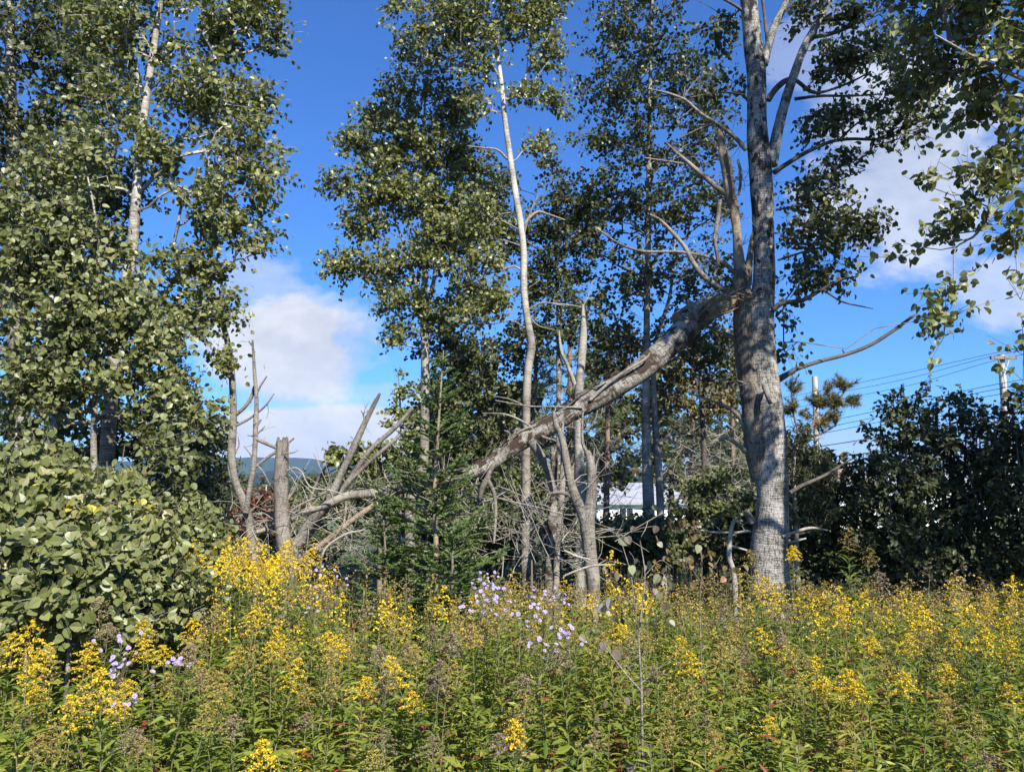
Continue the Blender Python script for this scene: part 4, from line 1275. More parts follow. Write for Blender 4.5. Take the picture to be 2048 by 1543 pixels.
BR = [  # dead branches on the left
    ([(1492, 300, 11), (1470, 275, 9), (1440, 252, 8), (1400, 226, 7), (1370, 200, 6), (1330, 185, 5), (1296, 178, 3.5)], 0), ([(1432, 248, 5), (1405, 255, 4), (1360, 276, 3)], 0), ([(1366, 200, 4), (1380, 175, 3), (1400, 152, 2)], 0),
    ([(1456, 392, 12), (1430, 372, 11), (1400, 346, 10), (1376, 325, 8), (1350, 303, 7), (1331, 284, 4)], 0), ([(1366, 328, 6), (1330, 322, 4), (1290, 316, 3)], 0),
    ([(1464, 590, 13), (1440, 575, 12), (1410, 555, 11), (1388, 528, 10), (1370, 495, 9), (1345, 465, 8), (1320, 440, 6), (1300, 429, 4)], 0),
    ([(1470, 548, 10), (1455, 532, 10), (1435, 520, 8), (1400, 510, 7), (1350, 503, 6), (1290, 503, 6), (1240, 488, 5), (1190, 454, 3)], 0),
    ([(1440, 400, 9), (1434, 450, 10), (1430, 480, 8), (1436, 525, 7), (1428, 550, 5)], -.1), ([(1455, 300, 7), (1462, 340, 8), (1468, 400, 7)], -.1), ([(1476, 320, 5), (1482, 350, 7), (1478, 390, 5)], .1),
    ([(1495, 870, 12), (1478, 832, 10), (1450, 812, 7), (1420, 800, 5), (1385, 788, 3)], 0), ([(1506, 915, 12), (1480, 892, 9), (1455, 876, 8), (1438, 880, 5)], 0), ([(1492, 830, 6), (1470, 832, 4)], 0), ([(1492, 1020, 11), (1505, 1045, 14)], -.05),
    ([(1530, 772, 14, -.24), (1534, 785, 13, -.3), (1541, 806, 9, -.36)], 0), ([(1489, 765, 4, -.1), (1470, 760, 2, -.1)], 0), ([(1385, 640, 5), (1460, 672, 10), (1490, 690, 14)], .1)]
LIV = [  # living limbs on the right and above
    [(1543, 330, 26), (1550, 290, 24), (1557, 255, 22), (1570, 205, 21), (1588, 150, 19), (1606, 100, 17), (1626, 62, 16), (1650, 20, 13), (1672, -40, 11), (1690, -150, 7)],
    [(1528, 130, 18), (1536, 95, 17), (1550, 50, 16), (1572, 5, 14), (1590, -60, 10), (1610, -160, 6)], [(1535, 90, 8), (1530, 40, 7), (1522, -20, 6)],
    [(1536, 200, 14), (1550, 180, 13), (1570, 162, 12), (1590, 160, 9), (1622, 183, 8), (1650, 183, 6), (1700, 165, 5), (1742, 143, 3)],
    [(1590, 198, 8), (1640, 192, 6), (1700, 192, 5), (1765, 188, 3)], [(1618, 75, 11), (1650, 70, 10), (1690, 58, 8), (1740, 30, 6), (1790, 10, 4)], [(1640, 40, 8), (1690, 38, 6), (1740, 20, 4)],
    [(1548, 345, 12), (1570, 330, 10), (1610, 306, 9), (1660, 284, 8), (1700, 278, 7), (1760, 278, 6), (1820, 262, 4), (1860, 245, 3)], [(1676, 282, 6), (1710, 250, 4), (1735, 235, 3)],
    [(1545, 620, 13, -.2), (1565, 606, 11, -.22), (1605, 600, 9, -.25), (1645, 578, 7, -.25), (1680, 560, 5, -.25), (1716, 552, 3, -.25)], [(1645, 578, 5, -.25), (1665, 592, 4, -.25), (1690, 605, 4, -.25), (1746, 617, 2, -.25)],
    [(1558, 758, 14), (1575, 748, 11), (1595, 737, 9), (1640, 722, 8), (1690, 709, 8), (1740, 690, 7.5), (1785, 662, 7), (1818, 638, 6), (1835, 626, 3)], [(1690, 709, 5), (1685, 698, 3)], [(1592, 738, 5), (1594, 722, 2)],
    [(1580, 985, 9), (1605, 970, 8), (1650, 950, 6), (1690, 925, 4), (1712, 913, 2.5)], [(1560, 480, 5), (1600, 470, 4), (1660, 440, 3), (1720, 400, 2)], [(1556, 520, 5), (1620, 500, 4), (1700, 480, 3), (1760, 470, 2)], [(1552, 420, 5), (1610, 405, 4), (1680, 360, 3), (1730, 340, 2)],
    [(1490, 25, 8), (1465, 8, 6), (1430, -10, 4)], [(1490, 190, 5), (1440, 185, 3), (1380, 195, 2)]]
nodes = [pts[pts[:, 2] > 5.6]]
for b, dy in BR:
    q, rr = px_path(b, YB + dy, 4)
    mb = MB()
    tube(mb, q, rr, 7, bump=.09, bumpf=6, seed=R.random() * 9)
    mb.obj('dead_branch', M['deadgrey'], pop, smooth=True)
for b in LIV:
    q, rr = px_path(b, YB, 5)
    mb = MB()
    tube(mb, q, rr, 8, bump=.07, bumpf=5, seed=R.random() * 9)
    mb.obj('branch', M['big'] if b[0][2] > 17 else M['darkbark'], pop, smooth=True)  # thinner limbs take darker bark, the shading of their lower faces as colour
    if b[0][2] > 4 and b[0][1] < 500:
        nodes.append(q[2:])
nodes = np.vstack(nodes)
C = lobe_points([(1640, 380, 70, 60, .2), (1680, 450, 60, 50), (1610, 470, 50, 60), (1740, 440, 40, 30, -.3), (1600, 540, 50, 40), (1660, 540, 40, 24), (1570, 620, 14, 30), (1580, 690, 22, 22), (1640, 240, 60, 40), (1720, 220, 60, 40), (1780, 270, 60, 30, -.3), (1700, 330, 50, 24),
                 (1660, 130, 70, 40), (1740, 110, 70, 50), (1800, 160, 50, 50, -.5), (1720, 30, 90, 40), (1620, 20, 50, 40), (1820, 230, 60, 24, -.5), (1850, 640, 26, 16, -.4), (1880, 640, 20, 12, -.4), (1480, 160, 24, 20, .4), (1450, 60, 50, 40, .5), (1420, 180, 40, 26, .4),
                 ], YB, 430, 1.0)
C = np.vstack((C, lobe_points([(1650, -120, 170, 90), (1500, -160, 150, 110), (1520, -350, 200, 150), (1600, -560, 180, 150), (1750, -260, 150, 120), (1380, -120, 110, 80)], YB, 170, 1.0)))
pos, par, nt0, ln = skeleton(nodes, None, C, .05)
mbt, mbl = MB(), MB()
limb_mesh(mbt, pos, par, nt0, ln, .0035)
axn = nodes[np.argmin(np.linalg.norm(C[:, None] - nodes[None], axis=2), axis=1)]
crown_leaves(mbl, mbt, C, nrm(C - axn + np.array((0, 0, .05))), 5, .060, .30, 3, ASPEN10, .1, .75)
mbt.obj('limb', M['twig'], pop, kind='stuff')
mbl.obj('crown', M['aspen_dark'], pop, kind='stuff')
mb = MB()
for b, dy in BR[:10]:
    q, rr = px_path(b, YB + dy, 4)
    dead_twigs(mb, q, 5, .28, .004, 2, -.1)
dead_twigs(mb, p3, 16, .4, .005, 2)
dead_twigs(mb, pts[(pts[:, 2] > 2.5) & (pts[:, 2] < 6.5)], 16, .5, .005, 2, -.3)
mb.obj('twig', M['deadtwig'], pop, kind='stuff')

# ------------------------------------------------------------------ the fallen trunk, torn from the poplar
lp = [(1500, 590, 20, -.05), (1478, 602, 30, -.08), (1450, 608, 40, -.10), (1420, 616, 44, -.12), (1395, 630, 48, -.15), (1372, 655, 50, -.18), (1340, 688, 49, -.22), (1310, 717, 47, -.25), (1275, 745, 45, -.3), (1240, 769, 43, -.32), (1190, 799, 39, -.36), (1130, 833, 35, -.4), (1080, 861, 38, -.42), (1040, 884, 35, -.44), (1000, 914, 31, -.45), (955, 940, 27, -.45), (905, 956, 23, -.42), (850, 968, 19, -.4), (810, 978, 16, -.38), (785, 984, 13, -.36)]
ft = thing('fallen_trunk', 'long fallen poplar trunk slanting from the torn break down behind the spruce', 'fallen tree', P(1240, 768, YB - .32))
q, rr = px_path(lp, YB, 6)
i0 = 22
mb = MB()
tube(mb, q[i0:], rr[i0:], 22, bump=.075, bumpf=2.5, seed=3.3)
mb.obj('trunk', M['log'], ft, smooth=True)
mb = MB()
cs, ce = P(1378, 642, YB - .16), P(1500, 590, YB - .05)     # log end, tear at the trunk
T = nrm(ce - cs)
up = nrm(np.cross(np.cross(T, (0, 0, 1)), T))
sd = np.cross(T, up)
tube(mb, smooth_path([cs - T * .15 + up * .02, cs + T * .25 + up * .05, ce - T * .2 + up * .02, ce], 4), [.13, .13, .125, .12, .115, .11, .10, .09, .08, .07, .06, .05, .04], 14, bump=.3, bumpf=1.0, seed=4.4)
for k in range(150):
    a = R.uniform(0, 2 * PI)
    r0 = .165 * math.sqrt(R.random()) * (1.0 if math.sin(a) > -.2 else .6)
    p0 = cs + (up * math.sin(a) * .8 + sd * math.cos(a)) * r0 - T * R.uniform(-.12, .12)
    L = np.linalg.norm(ce - cs) * R.uniform(.35, 1.05)
    p1 = p0 + T * L * .55 + up * (.03 + .05 * R.normal()) + sd * R.normal() * .02
    p2 = p0 * .45 + cs * .55 + T * L + (up * math.sin(a) + sd * math.cos(a)) * r0 * .25 + up * R.normal() * .05 + sd * R.normal() * .03
    w_ = R.uniform(.007, .018)
    segs(mb, [p0, p1], [p1, p2], [w_, w_ * .9], [w_ * .9, .002], 4)
mb.obj('torn_wood', M['deadtan'], ft, smooth=False)
mb = MB()
for k in range(26):        # ragged rim of bark at the break
    a = R.uniform(0, 2 * PI)
    r0 = rr[i0] * 1.0
    p0 = cs + (up * math.sin(a) + sd * math.cos(a)) * r0 - T * .10
    segs(mb, [p0], [p0 + T * R.uniform(.12, .34) + (up * math.sin(a) + sd * math.cos(a)) * .01], R.uniform(.02, .04), .004, 4)
mb.obj('bark_edge', M['log'], ft)
mb = MB()
for k in range(60):        # curling bark flakes
    i = R.integers(i0 + 30, len(q) - 8)
    a = R.uniform(-.6, 2.2)
    T = nrm(q[i + 1] - q[i])
    up = nrm(np.cross(np.cross(T, (0, 0, 1)), T))
    sd = np.cross(T, up)
    n_ = up * math.sin(a) + sd * math.cos(a)
    tn = np.cross(n_, T)
    c = q[i] + n_ * rr[i] * 1.03
    s_ = R.uniform(.025, .06)
    V = np.array([c - T * s_ * 1.6 - tn * s_, c + T * s_ * 1.6 - tn * s_, c + T * s_ * 1.3 + tn * s_ * .6 + n_ * s_ * .15, c - T * s_ * 1.2 + tn * s_ * .6 + n_ * s_ * .15, c - T * s_ + tn * s_ * 1.3 + n_ * s_ * .8, c + T * s_ + tn * s_ * 1.2 + n_ * s_ * .7])
    mb.add(V, [(0, 1, 2, 3), (3, 2, 5, 4)], V * 1.0)
mb.obj('bark_flake', M['log'], ft, kind='stuff')
for b in ([(1180, 800, 7), (1215, 768, 6), (1250, 742, 6), (1290, 718, 5), (1300, 705, 3)], [(1395, 640, 5), (1385, 615, 9), (1375, 600, 6)], [(1000, 895, 9), (990, 925, 10), (975, 955, 10), (988, 985, 8), (991, 1030, 7), (988, 1085, 5)], [(978, 950, 12), (965, 975, 12), (960, 995, 6)],
          [(1060, 880, 20), (1078, 905, 18), (1095, 940, 16), (1108, 985, 15)], [(1110, 880, 4), (1085, 872, 6), (1050, 845, 5), (1010, 828, 4), (965, 826, 2)], [(1165, 815, 5), (1120, 813, 3), (1060, 812, 3), (990, 800, 1.5)], [(1072, 850, 6), (1040, 862, 5), (1012, 885, 3)],
          [(1195, 820, 4), (1190, 840, 3), (1175, 860, 2)], [(1205, 815, 4), (1202, 830, 2)], [(940, 942, 6), (900, 940, 5), (860, 945, 3)], [(1000, 905, 5), (1020, 870, 4), (1008, 860, 2)]):
    z, zr = px_path(b, YB - .5, 4)
    mb = MB()
    tube(mb, z, zr, 7, bump=.1, bumpf=8, seed=R.random() * 9)
    mb.obj('branch', M['deadgrey'], ft, smooth=True)
mb = MB()
dead_twigs(mb, q[40:], 26, .4, .004, 2, -.2)
mb.obj('twig', M['deadtwig'], ft, kind='stuff')

# ------------------------------------------------------------------ stubs, stumps, dead saplings
deadwood('forked_stub', 'pale forked stub of a young tree standing under the fallen trunk', 'dead tree',
         [[(1187, 1175, 26), (1182, 1130, 27), (1178, 1085, 27), (1175, 1055, 30), (1180, 1010, 24), (1184, 960, 20), (1181, 925, 17), (1176, 905, 13)],
          [(1176, 1062, 24), (1163, 1022, 22), (1146, 980, 19), (1135, 935, 16), (1127, 890, 14), (1120, 865, 13), (1112, 850, 12), (1107, 822, 6)]], 8.1, M['deadgrey'], jag=True,
         branches=[[(1172, 1038, 11), (1160, 1012, 11), (1142, 992, 9), (1120, 984, 8), (1098, 987, 5)], [(1176, 912, 8), (1166, 888, 7), (1164, 860, 6), (1166, 820, 4)], [(1185, 930, 6), (1189, 895, 3)], [(1190, 950, 5), (1195, 920, 4), (1208, 905, 3)], [(1124, 866, 8), (1126, 845, 5)]], ntw=16, twl=.35)
deadwood('dead_tree', 'dark rotten trunk with flaking bark left of the forked stub', 'dead tree', [[(1098, 1150, 18), (1102, 1080, 18), (1108, 1000, 16), (1110, 940, 15), (1106, 890, 14)]], 8.7, M['log'], ntw=14, twl=.5, bump=.2)
deadwood('dead_tree', 'thin grey trunk close behind the forked stub', 'dead tree', [[(1112, 1140, 15), (1116, 1060, 14), (1124, 980, 13), (1126, 900, 9)]], 9.2, M['deadgrey'], ntw=8, twl=.4, bump=.15)
deadwood('dead_snag', 'bare grey snag with a pointed top behind the middle of the fallen trunk', 'dead tree', [[(1160, 1060, 22), (1158, 900, 20), (1156, 830, 19), (1158, 780, 18), (1163, 720, 17), (1167, 660, 14), (1166, 610, 5)]], 10.8, M['aspen_bark'],
         branches=[[(1150, 770, 10), (1135, 730, 8), (1122, 700, 6), (1118, 660, 4)], [(1166, 615, 3), (1140, 610, 3), (1090, 605, 2)], [(1167, 612, 3), (1180, 585, 2), (1186, 560, 1.5)]], jag=True)
deadwood('dead_sapling', 'tall forked dead sapling with two bare leaders at the right of the left trees', 'dead tree',
         [[(512, 1160, 15), (505, 1100, 16), (498, 1040, 17), (486, 1000, 16), (472, 965, 14), (463, 915, 15), (465, 870, 16), (467, 830, 14), (463, 740, 13), (456, 690, 12), (441, 630, 10), (427, 590, 9), (418, 550, 8)],
          [(418, 552, 6), (405, 505, 5), (390, 460, 4), (386, 428, 3)], [(418, 552, 5), (424, 500, 4.5), (426, 440, 4), (427, 388, 3)]], 8.5, M['deadgrey'],
         branches=[[(470, 830, 9), (488, 815, 8), (502, 795, 8), (510, 772, 8)], [(462, 828, 7), (445, 818, 6), (428, 806, 4)], [(462, 848, 8), (445, 838, 7), (425, 826, 4)], [(470, 852, 6), (500, 836, 5), (530, 812, 4), (548, 787, 2.5)], [(442, 620, 5), (440, 600, 4), (439, 582, 3)], [(463, 905, 6), (458, 930, 7), (465, 960, 8), (480, 990, 8)], [(470, 905, 4), (478, 890, 3), (476, 872, 2)], [(420, 560, 3), (432, 556, 2)]], ntw=8, twl=.25)
deadwood('dead_sapling', 'thin bare dead sapling with short twigs beside the taller forked one', 'dead tree',
         [[(492, 1025, 12), (498, 985, 11), (506, 940, 10), (510, 890, 10), (511, 850, 10), (513, 800, 8), (509, 745, 7), (505, 680, 4)]], 8.4, M['deadgrey'], ground=False,
         branches=[[(512, 790, 5), (522, 770, 4), (534, 752, 2.5)], [(514, 850, 6), (522, 838, 4)], [(512, 870, 4), (524, 858, 3), (530, 852, 2)], [(510, 872, 4), (495, 870, 2)], [(514, 878, 8), (540, 890, 7), (558, 898, 6)], [(508, 935, 6), (530, 918, 6), (560, 898, 6), (588, 876, 4)], [(504, 690, 4), (497, 682, 2)], [(506, 915, 4), (495, 900, 3), (488, 892, 3)], [(515, 930, 4), (530, 950, 4), (546, 985, 3)]], ntw=8, twl=.2)
deadwood('broken_stump', 'thick bare stump snapped off flat in front of the far hills', 'dead tree', [[(572, 1125, 34), (567, 1080, 30), (563, 1020, 28), (562, 960, 28), (564, 910, 26), (565, 886, 25)]], 8.2, M['deadgrey'], jag=True, sides=14,
         branches=[[(570, 905, 4, -.1), (585, 905, 3, -.1), (596, 900, 2, -.1)], [(574, 1000, 5), (585, 985, 5), (596, 968, 3)], [(576, 1040, 5), (590, 1015, 4), (650, 985, 4), (655, 972, 3), (660, 960, 2)]], ntw=6, twl=.3)
deadwood('leaning_stem', 'long dead stem leaning right with a broken tip against the clouds', 'dead tree', [[(582, 1120, 28), (597, 1085, 24), (620, 1045, 22), (650, 1010, 19), (672, 970, 16), (690, 930, 14), (708, 892, 14), (730, 845, 11), (750, 805, 9), (757, 792, 7), (760, 786, 5)]], 8.35, M['deadgrey'],
         branches=[[(730, 842, 4), (726, 828, 3), (722, 820, 2)]], ntw=6, twl=.3)
deadwood('leaning_stem', 'second dead stem leaning right beneath the first, ending in the spruce', 'dead tree', [[(620, 1070, 10), (650, 1020, 13), (690, 972, 12), (715, 935, 11), (742, 898, 10), (790, 855, 9), (826, 815, 7)], [(700, 960, 9), (740, 922, 8), (780, 888, 8), (812, 858, 6), (840, 835, 3)]], 8.55, M['deadgrey'], ground=False, ntw=8, twl=.3)
deadwood('broken_log', 'whitish broken log with peeling brown bark lying left of the spruce', 'log', [[(776, 984, 17), (740, 986, 18), (700, 990, 17), (680, 996, 17), (660, 1006, 15), (630, 1018, 10), (590, 1026, 8)]], 8.3, M['birch'], ground=False, branches=[[(692, 996, 8), (692, 1015, 6), (688, 1045, 5)]], ntw=4, twl=.3, jag=False)
deadwood('broken_log', 'brown barkless pole slanting down from the end of the whitish log', 'log', [[(778, 986, 10), (740, 1015, 11), (700, 1043, 11), (660, 1075, 11), (630, 1098, 11), (600, 1120, 9)]], 8.25, M['deadtan'], ground=False, ntw=6, twl=.3)
deadwood('broken_log', 'pale thin log crossing behind the flat-topped stump', 'log', [[(655, 1012, 9), (610, 1020, 9), (580, 1040, 10), (540, 1056, 10), (505, 1066, 9)]], 8.7, M['birch'], ground=False, ntw=6, twl=.4)
deadwood('broken_log', 'dark split log under the crossing stems right of the stump', 'log', [[(672, 1000, 9), (640, 1022, 11), (610, 1052, 11), (585, 1078, 10)]], 8.6, M['log'], ground=False, ntw=4, twl=.3)
deadwood('broken_log', 'grey log lying low toward the red shrub', 'log', [[(560, 1024, 8), (520, 1028, 8), (490, 1030, 7), (440, 1036, 5)]], 9.0, M['birch'], ground=False, ntw=5, twl=.4)
deadwood('dead_sapling', 'small crooked dead sapling with side sticks just left of the poplar', 'dead tree', [[(1470, 1185, 11), (1466, 1140, 10), (1458, 1110, 10), (1462, 1060, 8), (1470, 1036, 6)]], 8.0, M['deadtwig'], branches=[[(1464, 1064, 5), (1430, 1064, 4), (1402, 1060, 3)], [(1466, 1066, 4), (1490, 1062, 5), (1502, 1062, 3)], [(1460, 1090, 5), (1480, 1096, 4), (1494, 1100, 4)], [(1459, 1088, 4), (1446, 1084, 2)], [(1470, 1040, 4), (1485, 1048, 3)]], ntw=5, twl=.2)
deadwood('dead_branch', 'long pale curved branch arching out of the brush right of the stump', 'branch', [[(640, 1130, 4), (652, 1095, 4), (690, 1068, 4), (730, 1058, 3.5), (770, 1035, 3)]], 7.9, M['deadtwig'], ground=False, ntw=5, twl=.3)
deadwood('dead_branch', 'pale arched twig in front of the hills beside the stump', 'branch', [[(574, 940, 2.5), (590, 935, 3), (604, 944, 3), (612, 962, 3), (625, 975, 3), (660, 980, 3), (690, 990, 3)]], 8.1, M['deadtwig'], ground=False, ntw=3, twl=.2)
deadwood('dead_branch', 'two-armed stick poking from the shaded hedge behind the poplar foot', 'branch', [[(1565, 1072, 6), (1600, 1060, 6), (1625, 1055, 5), (1655, 1060, 3)], [(1575, 1085, 5), (1612, 1076, 3)]], 8.8, M['deadtwig'], ground=False)
deadwood('dead_branch', 'thin stick lying in the flowers in front of the forked stub', 'branch', [[(1130, 1150, 4), (1160, 1138, 4), (1190, 1130, 4), (1230, 1128, 2.5)], [(1128, 1100, 4), (1155, 1112, 4), (1180, 1118, 3)]], 7.4, M['deadtwig'], ground=False, ntw=4, twl=.25)

# grey tangle of fine dead brush
mb = MB()
for (cx, cy, rx, ry, n, Y) in ((600, 1080, 110, 40, 80, 8.6), (780, 1060, 120, 50, 90, 8.8), (1030, 1060, 110, 60, 110, 8.9), (1110, 1040, 60, 80, 50, 8.8), (520, 1060, 60, 40, 40, 8.6), (900, 1010, 90, 50, 40, 9.2), (1200, 1090, 60, 40, 24, 8.4), (700, 990, 110, 40, 40, 9.0)):
    for k in range(n):
        p = P(cx + R.uniform(-1, 1) * rx, cy + R.uniform(-1, 1) * ry, Y + R.normal() * .35)
        d = nrm(np.array((R.normal(), R.normal() * .5, R.normal() * .7 + .25)))
        L = R.uniform(.2, .75)
        pp = smooth_path([p, p + d * L * .4 + rv(1)[0] * .04, p + d * L + rv(1)[0] * .1], 2)
        r_ = R.uniform(.002, .006)
        segs(mb, pp[:-1], pp[1:], r_, r_ * .7, 4)
        if R.random() < .5:
            dead_twigs(mb, pp, 2, L * .5, r_ * .6, 1)
mb.obj('dead_brush', M['deadtwig'], kind='stuff')
mb = MB()
for (cx, cy, rx, ry, n, Y) in ((1260, 890, 70, 60, 70, 15), (1390, 900, 90, 50, 90, 15.5), (1320, 950, 110, 60, 60, 14.5), (1440, 990, 60, 60, 40, 14.5), (1180, 930, 60, 60, 30, 14.8)):
    for k in range(n):
        p = P(cx + R.uniform(-1, 1) * rx, cy + R.uniform(-1, 1) * ry, Y + R.normal() * .6)
        d = nrm(np.array((R.normal(), R.normal() * .5, R.normal() * .5 - .1)))
        L = R.uniform(.3, 1.0)
        pp = smooth_path([p, p + d * L * .5 + np.array((0, 0, -.08)), p + d * L + rv(1)[0] * .15], 2)
        segs(mb, pp[:-1], pp[1:], .005, .003, 3)
        dead_twigs(mb, pp, 2, L * .4, .003, 2)
mb.obj('dead_brush', M['deadtwig'], kind='stuff')
# ================================================================== the meadow
def goldenrod(h, plume, lod=0, lean=None, nl=None, llen=.105, tone=None, pw=1.0):
    """one plant at the origin: returns (stem, foliage, plume) as MB triples"""
    st, fo, pl = MB(), MB(), MB()
    lean = R.normal(size=2) * .07 if lean is None else lean
    zz = np.linspace(0, 1, 6)
    sp = np.stack((lean[0] * zz ** 2 * h, lean[1] * zz ** 2 * h, zz * h), -1)
    tube(st, sp, np.linspace(.0042, .002, 6), 4 if lod else 5, cap=False, rn=R.random())
    nl = nl or int((38 if lod else 62) * h)
    tone = (R.uniform(.0, .55) if R.random() < .85 else R.uniform(.65, .85)) if tone is None else tone
    u = np.linspace(.16, .93, nl) + R.normal(size=nl) * .008
    az = np.arange(nl) * 2.4 + R.normal(size=nl) * .3
    base = np.stack([np.interp(u, zz, sp[:, k]) for k in range(3)], -1)
    el = .10 + .55 * u + R.normal(size=nl) * .22 - .6 * (u < .35)
    L = llen * (1.15 - .75 * np.clip(u - .45, 0, 1)) * R.uniform(.75, 1.15, nl) * np.where(u < .3, .8, 1)
    d = np.stack((np.cos(az) * np.cos(el), np.sin(az) * np.cos(el), np.sin(el)), -1)
    side = np.stack((-np.sin(az), np.cos(az), np.zeros(nl)), -1)
    nm = np.cross(d, side) * -1
    nm = np.where(nm[:, 2:3] < 0, -nm, nm)
    rn = np.clip(tone + .42 * (R.random(nl) - .5) + np.where(u < .42, R.random(nl) * .65, 0) + np.where(R.random(nl) < .04, .5, 0), 0, 1)
    if lod:
        T = np.array([(0, 0, 0), (.13, .42, .03), (0, 1, -.22), (-.13, .42, .03)], float)
        Fc = np.array([(0, 1, 3), (1, 2, 3)])
        leaves(fo, base, d, nm, L, (T, Fc), rn)
    else:
        T = np.array([(0, 0, 0), (.115, .33, .045), (.095, .66, -.02), (0, 1, -.18), (-.095, .66, -.02), (-.115, .33, .045), (0, .33, .0), (0, .66, -.06)], float)
        Fc = np.array([(0, 1, 6, 0), (0, 6, 5, 0), (1, 2, 7, 6), (6, 7, 4, 5), (2, 3, 7, 2), (7, 3, 4, 7)])
        Tq = np.array([(0, 1, 6), (0, 6, 5), (1, 2, 7), (1, 7, 6), (6, 7, 4), (6, 4, 5), (2, 3, 7), (7, 3, 4)])
        leaves(fo, base, d, nm, L, (T, Tq), rn)
    if plume:
        H = (.15 if plume != 'seed' else .13) * R.uniform(.75, 1.25) * pw
        nb = (9 if plume != 'bloom' else 12) if lod else 20
        tb = np.linspace(-.25, 1, nb)
        ab = np.arange(nb) * 2.4 + R.random() * 6
        nf = (9 if plume != 'bloom' else 13) if lod else (22 if plume != 'bloom' else 34)
        fs = (.013 if lod else .008)
        allp = []
        tip = sp[-1]
        dirn = np.array((lean[0], lean[1], 1.0))
        q0, q1 = [], []
        for t_, a_ in zip(tb, ab):
            ln_ = (.085 * (1 - max(t_, 0)) ** .8 + .016) * R.uniform(.7, 1.2) * (1.0 if t_ > 0 else .8) * pw
            b_ = tip + dirn * H * t_ * .92
            s_ = np.linspace(.12, 1, nf)[:, None]
            o = np.array((math.cos(a_), math.sin(a_), 0))
            c_ = b_ + o * ln_ * s_ + np.array((0, 0, 1)) * ln_ * (1.0 * s_ - .95 * s_ ** 2)
            allp.append(c_ + R.normal(size=c_.shape) * .004 + np.array((0, 0, .004)))
            if not lod:
                q0.append(c_[[0, nf // 2]]); q1.append(c_[[nf // 2, nf - 1]])
        segs(st, [tip], [tip + dirn * H * .95], .002, .0008, 3)
        if q0:
            segs(st, np.vstack(q0), np.vstack(q1), .0009, .0006, 3)
        p_ = np.vstack(allp)
        leaves(pl, p_, rv(len(p_)), rv(len(p_)), fs * R.uniform(.7, 1.3, len(p_)), DIAM, R.random(len(p_)))
    return st, fo, pl


# where each kind of bloom grows, as patches of the meadow (photo pixel of the plume -> kind)
BLOOM = [(450, 1130, 190, 70, 1.0), (60, 1330, 100, 80, .9), (210, 1400, 110, 50, .6), (960, 1270, 130, 40, .6), (850, 1190, 80, 40, .35), (1800, 1230, 170, 45, .75), (1990, 1225, 110, 60, .7), (1590, 1230, 70, 60, .7), (600, 1280, 120, 60, .5), (1500, 1400, 60, 40, .5), (1660, 1330, 60, 40, .5), (300, 1240, 160, 60, .6), (530, 1500, 60, 40, .6), (1260, 1190, 60, 40, .3), (1890, 1350, 50, 40, .5)]


def kind_at(px, py):
    b = .07
    for (cx, cy, rx, ry, k) in BLOOM:
        b = max(b, k * math.exp(-((px - cx) / rx) ** 2 - ((py - cy) / ry) ** 2))
    r = R.random()
    if r < b:
        return 'bloom'
    if r < b + .34 * (1 - b):
        return 'fading'
    if r < b + .48 * (1 - b):
        return 'seed'
    return ''


def plant_height(x, y):
    py = 1024 + F * x / y
    h = np.interp(y, (2.5, 2.8, 4.5, 6, 9), (.50, .60, .88, .88, .76))
    if 280 < py < 640 and y > 5:
        h += .24
    if py > 1600 and y > 6:
        h -= .04
    if py < 130:
        h += .02
    return h + R.normal() * .09


PLM = {'bloom': M['bloom'], 'fading': M['fading'], 'seed': M['seed'], '': M['fading']}
SIDES = ((-9, 500, 'at the left'), (500, 1150, 'in the middle'), (1150, 1650, 'right of the middle'), (1650, 9999, 'at the right'))
KLAB = {'bloom': 'goldenrod in bright yellow bloom in the front of the meadow, ', 'fading': 'goldenrod with dull golden fading plume in the front of the meadow, ', 'seed': 'goldenrod gone to brown seed in the front of the meadow, ', '': 'leafy goldenrod without a plume in the front of the meadow, '}
proto = {}
for k, nv in (('bloom', 5), ('fading', 6), ('seed', 4), ('', 4)):
    proto[k] = []
    for v in range(nv):
        st, fo, pl = goldenrod(1.0, k, 0)
        proto[k].append((st.mesh('goldenrod_stem', M['stem']), fo.mesh('goldenrod_leaves', M['grod']), pl.mesh('goldenrod_plume', PLM[k]) if pl.n else None))
rnd = random.Random(5)


def put_goldenrod(x, y, h, k, label, group):
    st, fo, pl = proto[k][rnd.randrange(len(proto[k]))]
    t = thing('goldenrod', label, 'wildflower', (x, y, float(gz(x, y)) - .02), group)
    t['e'].rotation_euler = (R.normal() * .07, R.normal() * .07, R.uniform(0, 6.28))
    s = h
    t['e'].scale = (.55 + .45 * s, .55 + .45 * s, s)
    for nm, me in (('stem', st), ('foliage', fo), ('plume', pl)):
        if me is None:
            continue
        o = bpy.data.objects.new(nm, me)
        COL.objects.link(o)
        o.parent = t['e']
        if nm != 'stem':
            o['kind'] = 'stuff'
    return t


def blocked(x, y):
    px = 1024 + F * x / y
    if y > 4.2 and px < 300 - (y - 4.2) * 20 and y > 4.6:
        return R.random() < .7
    if abs(x - b0[0]) < .35 and abs(y - YB) < .35:
        return True
    return False


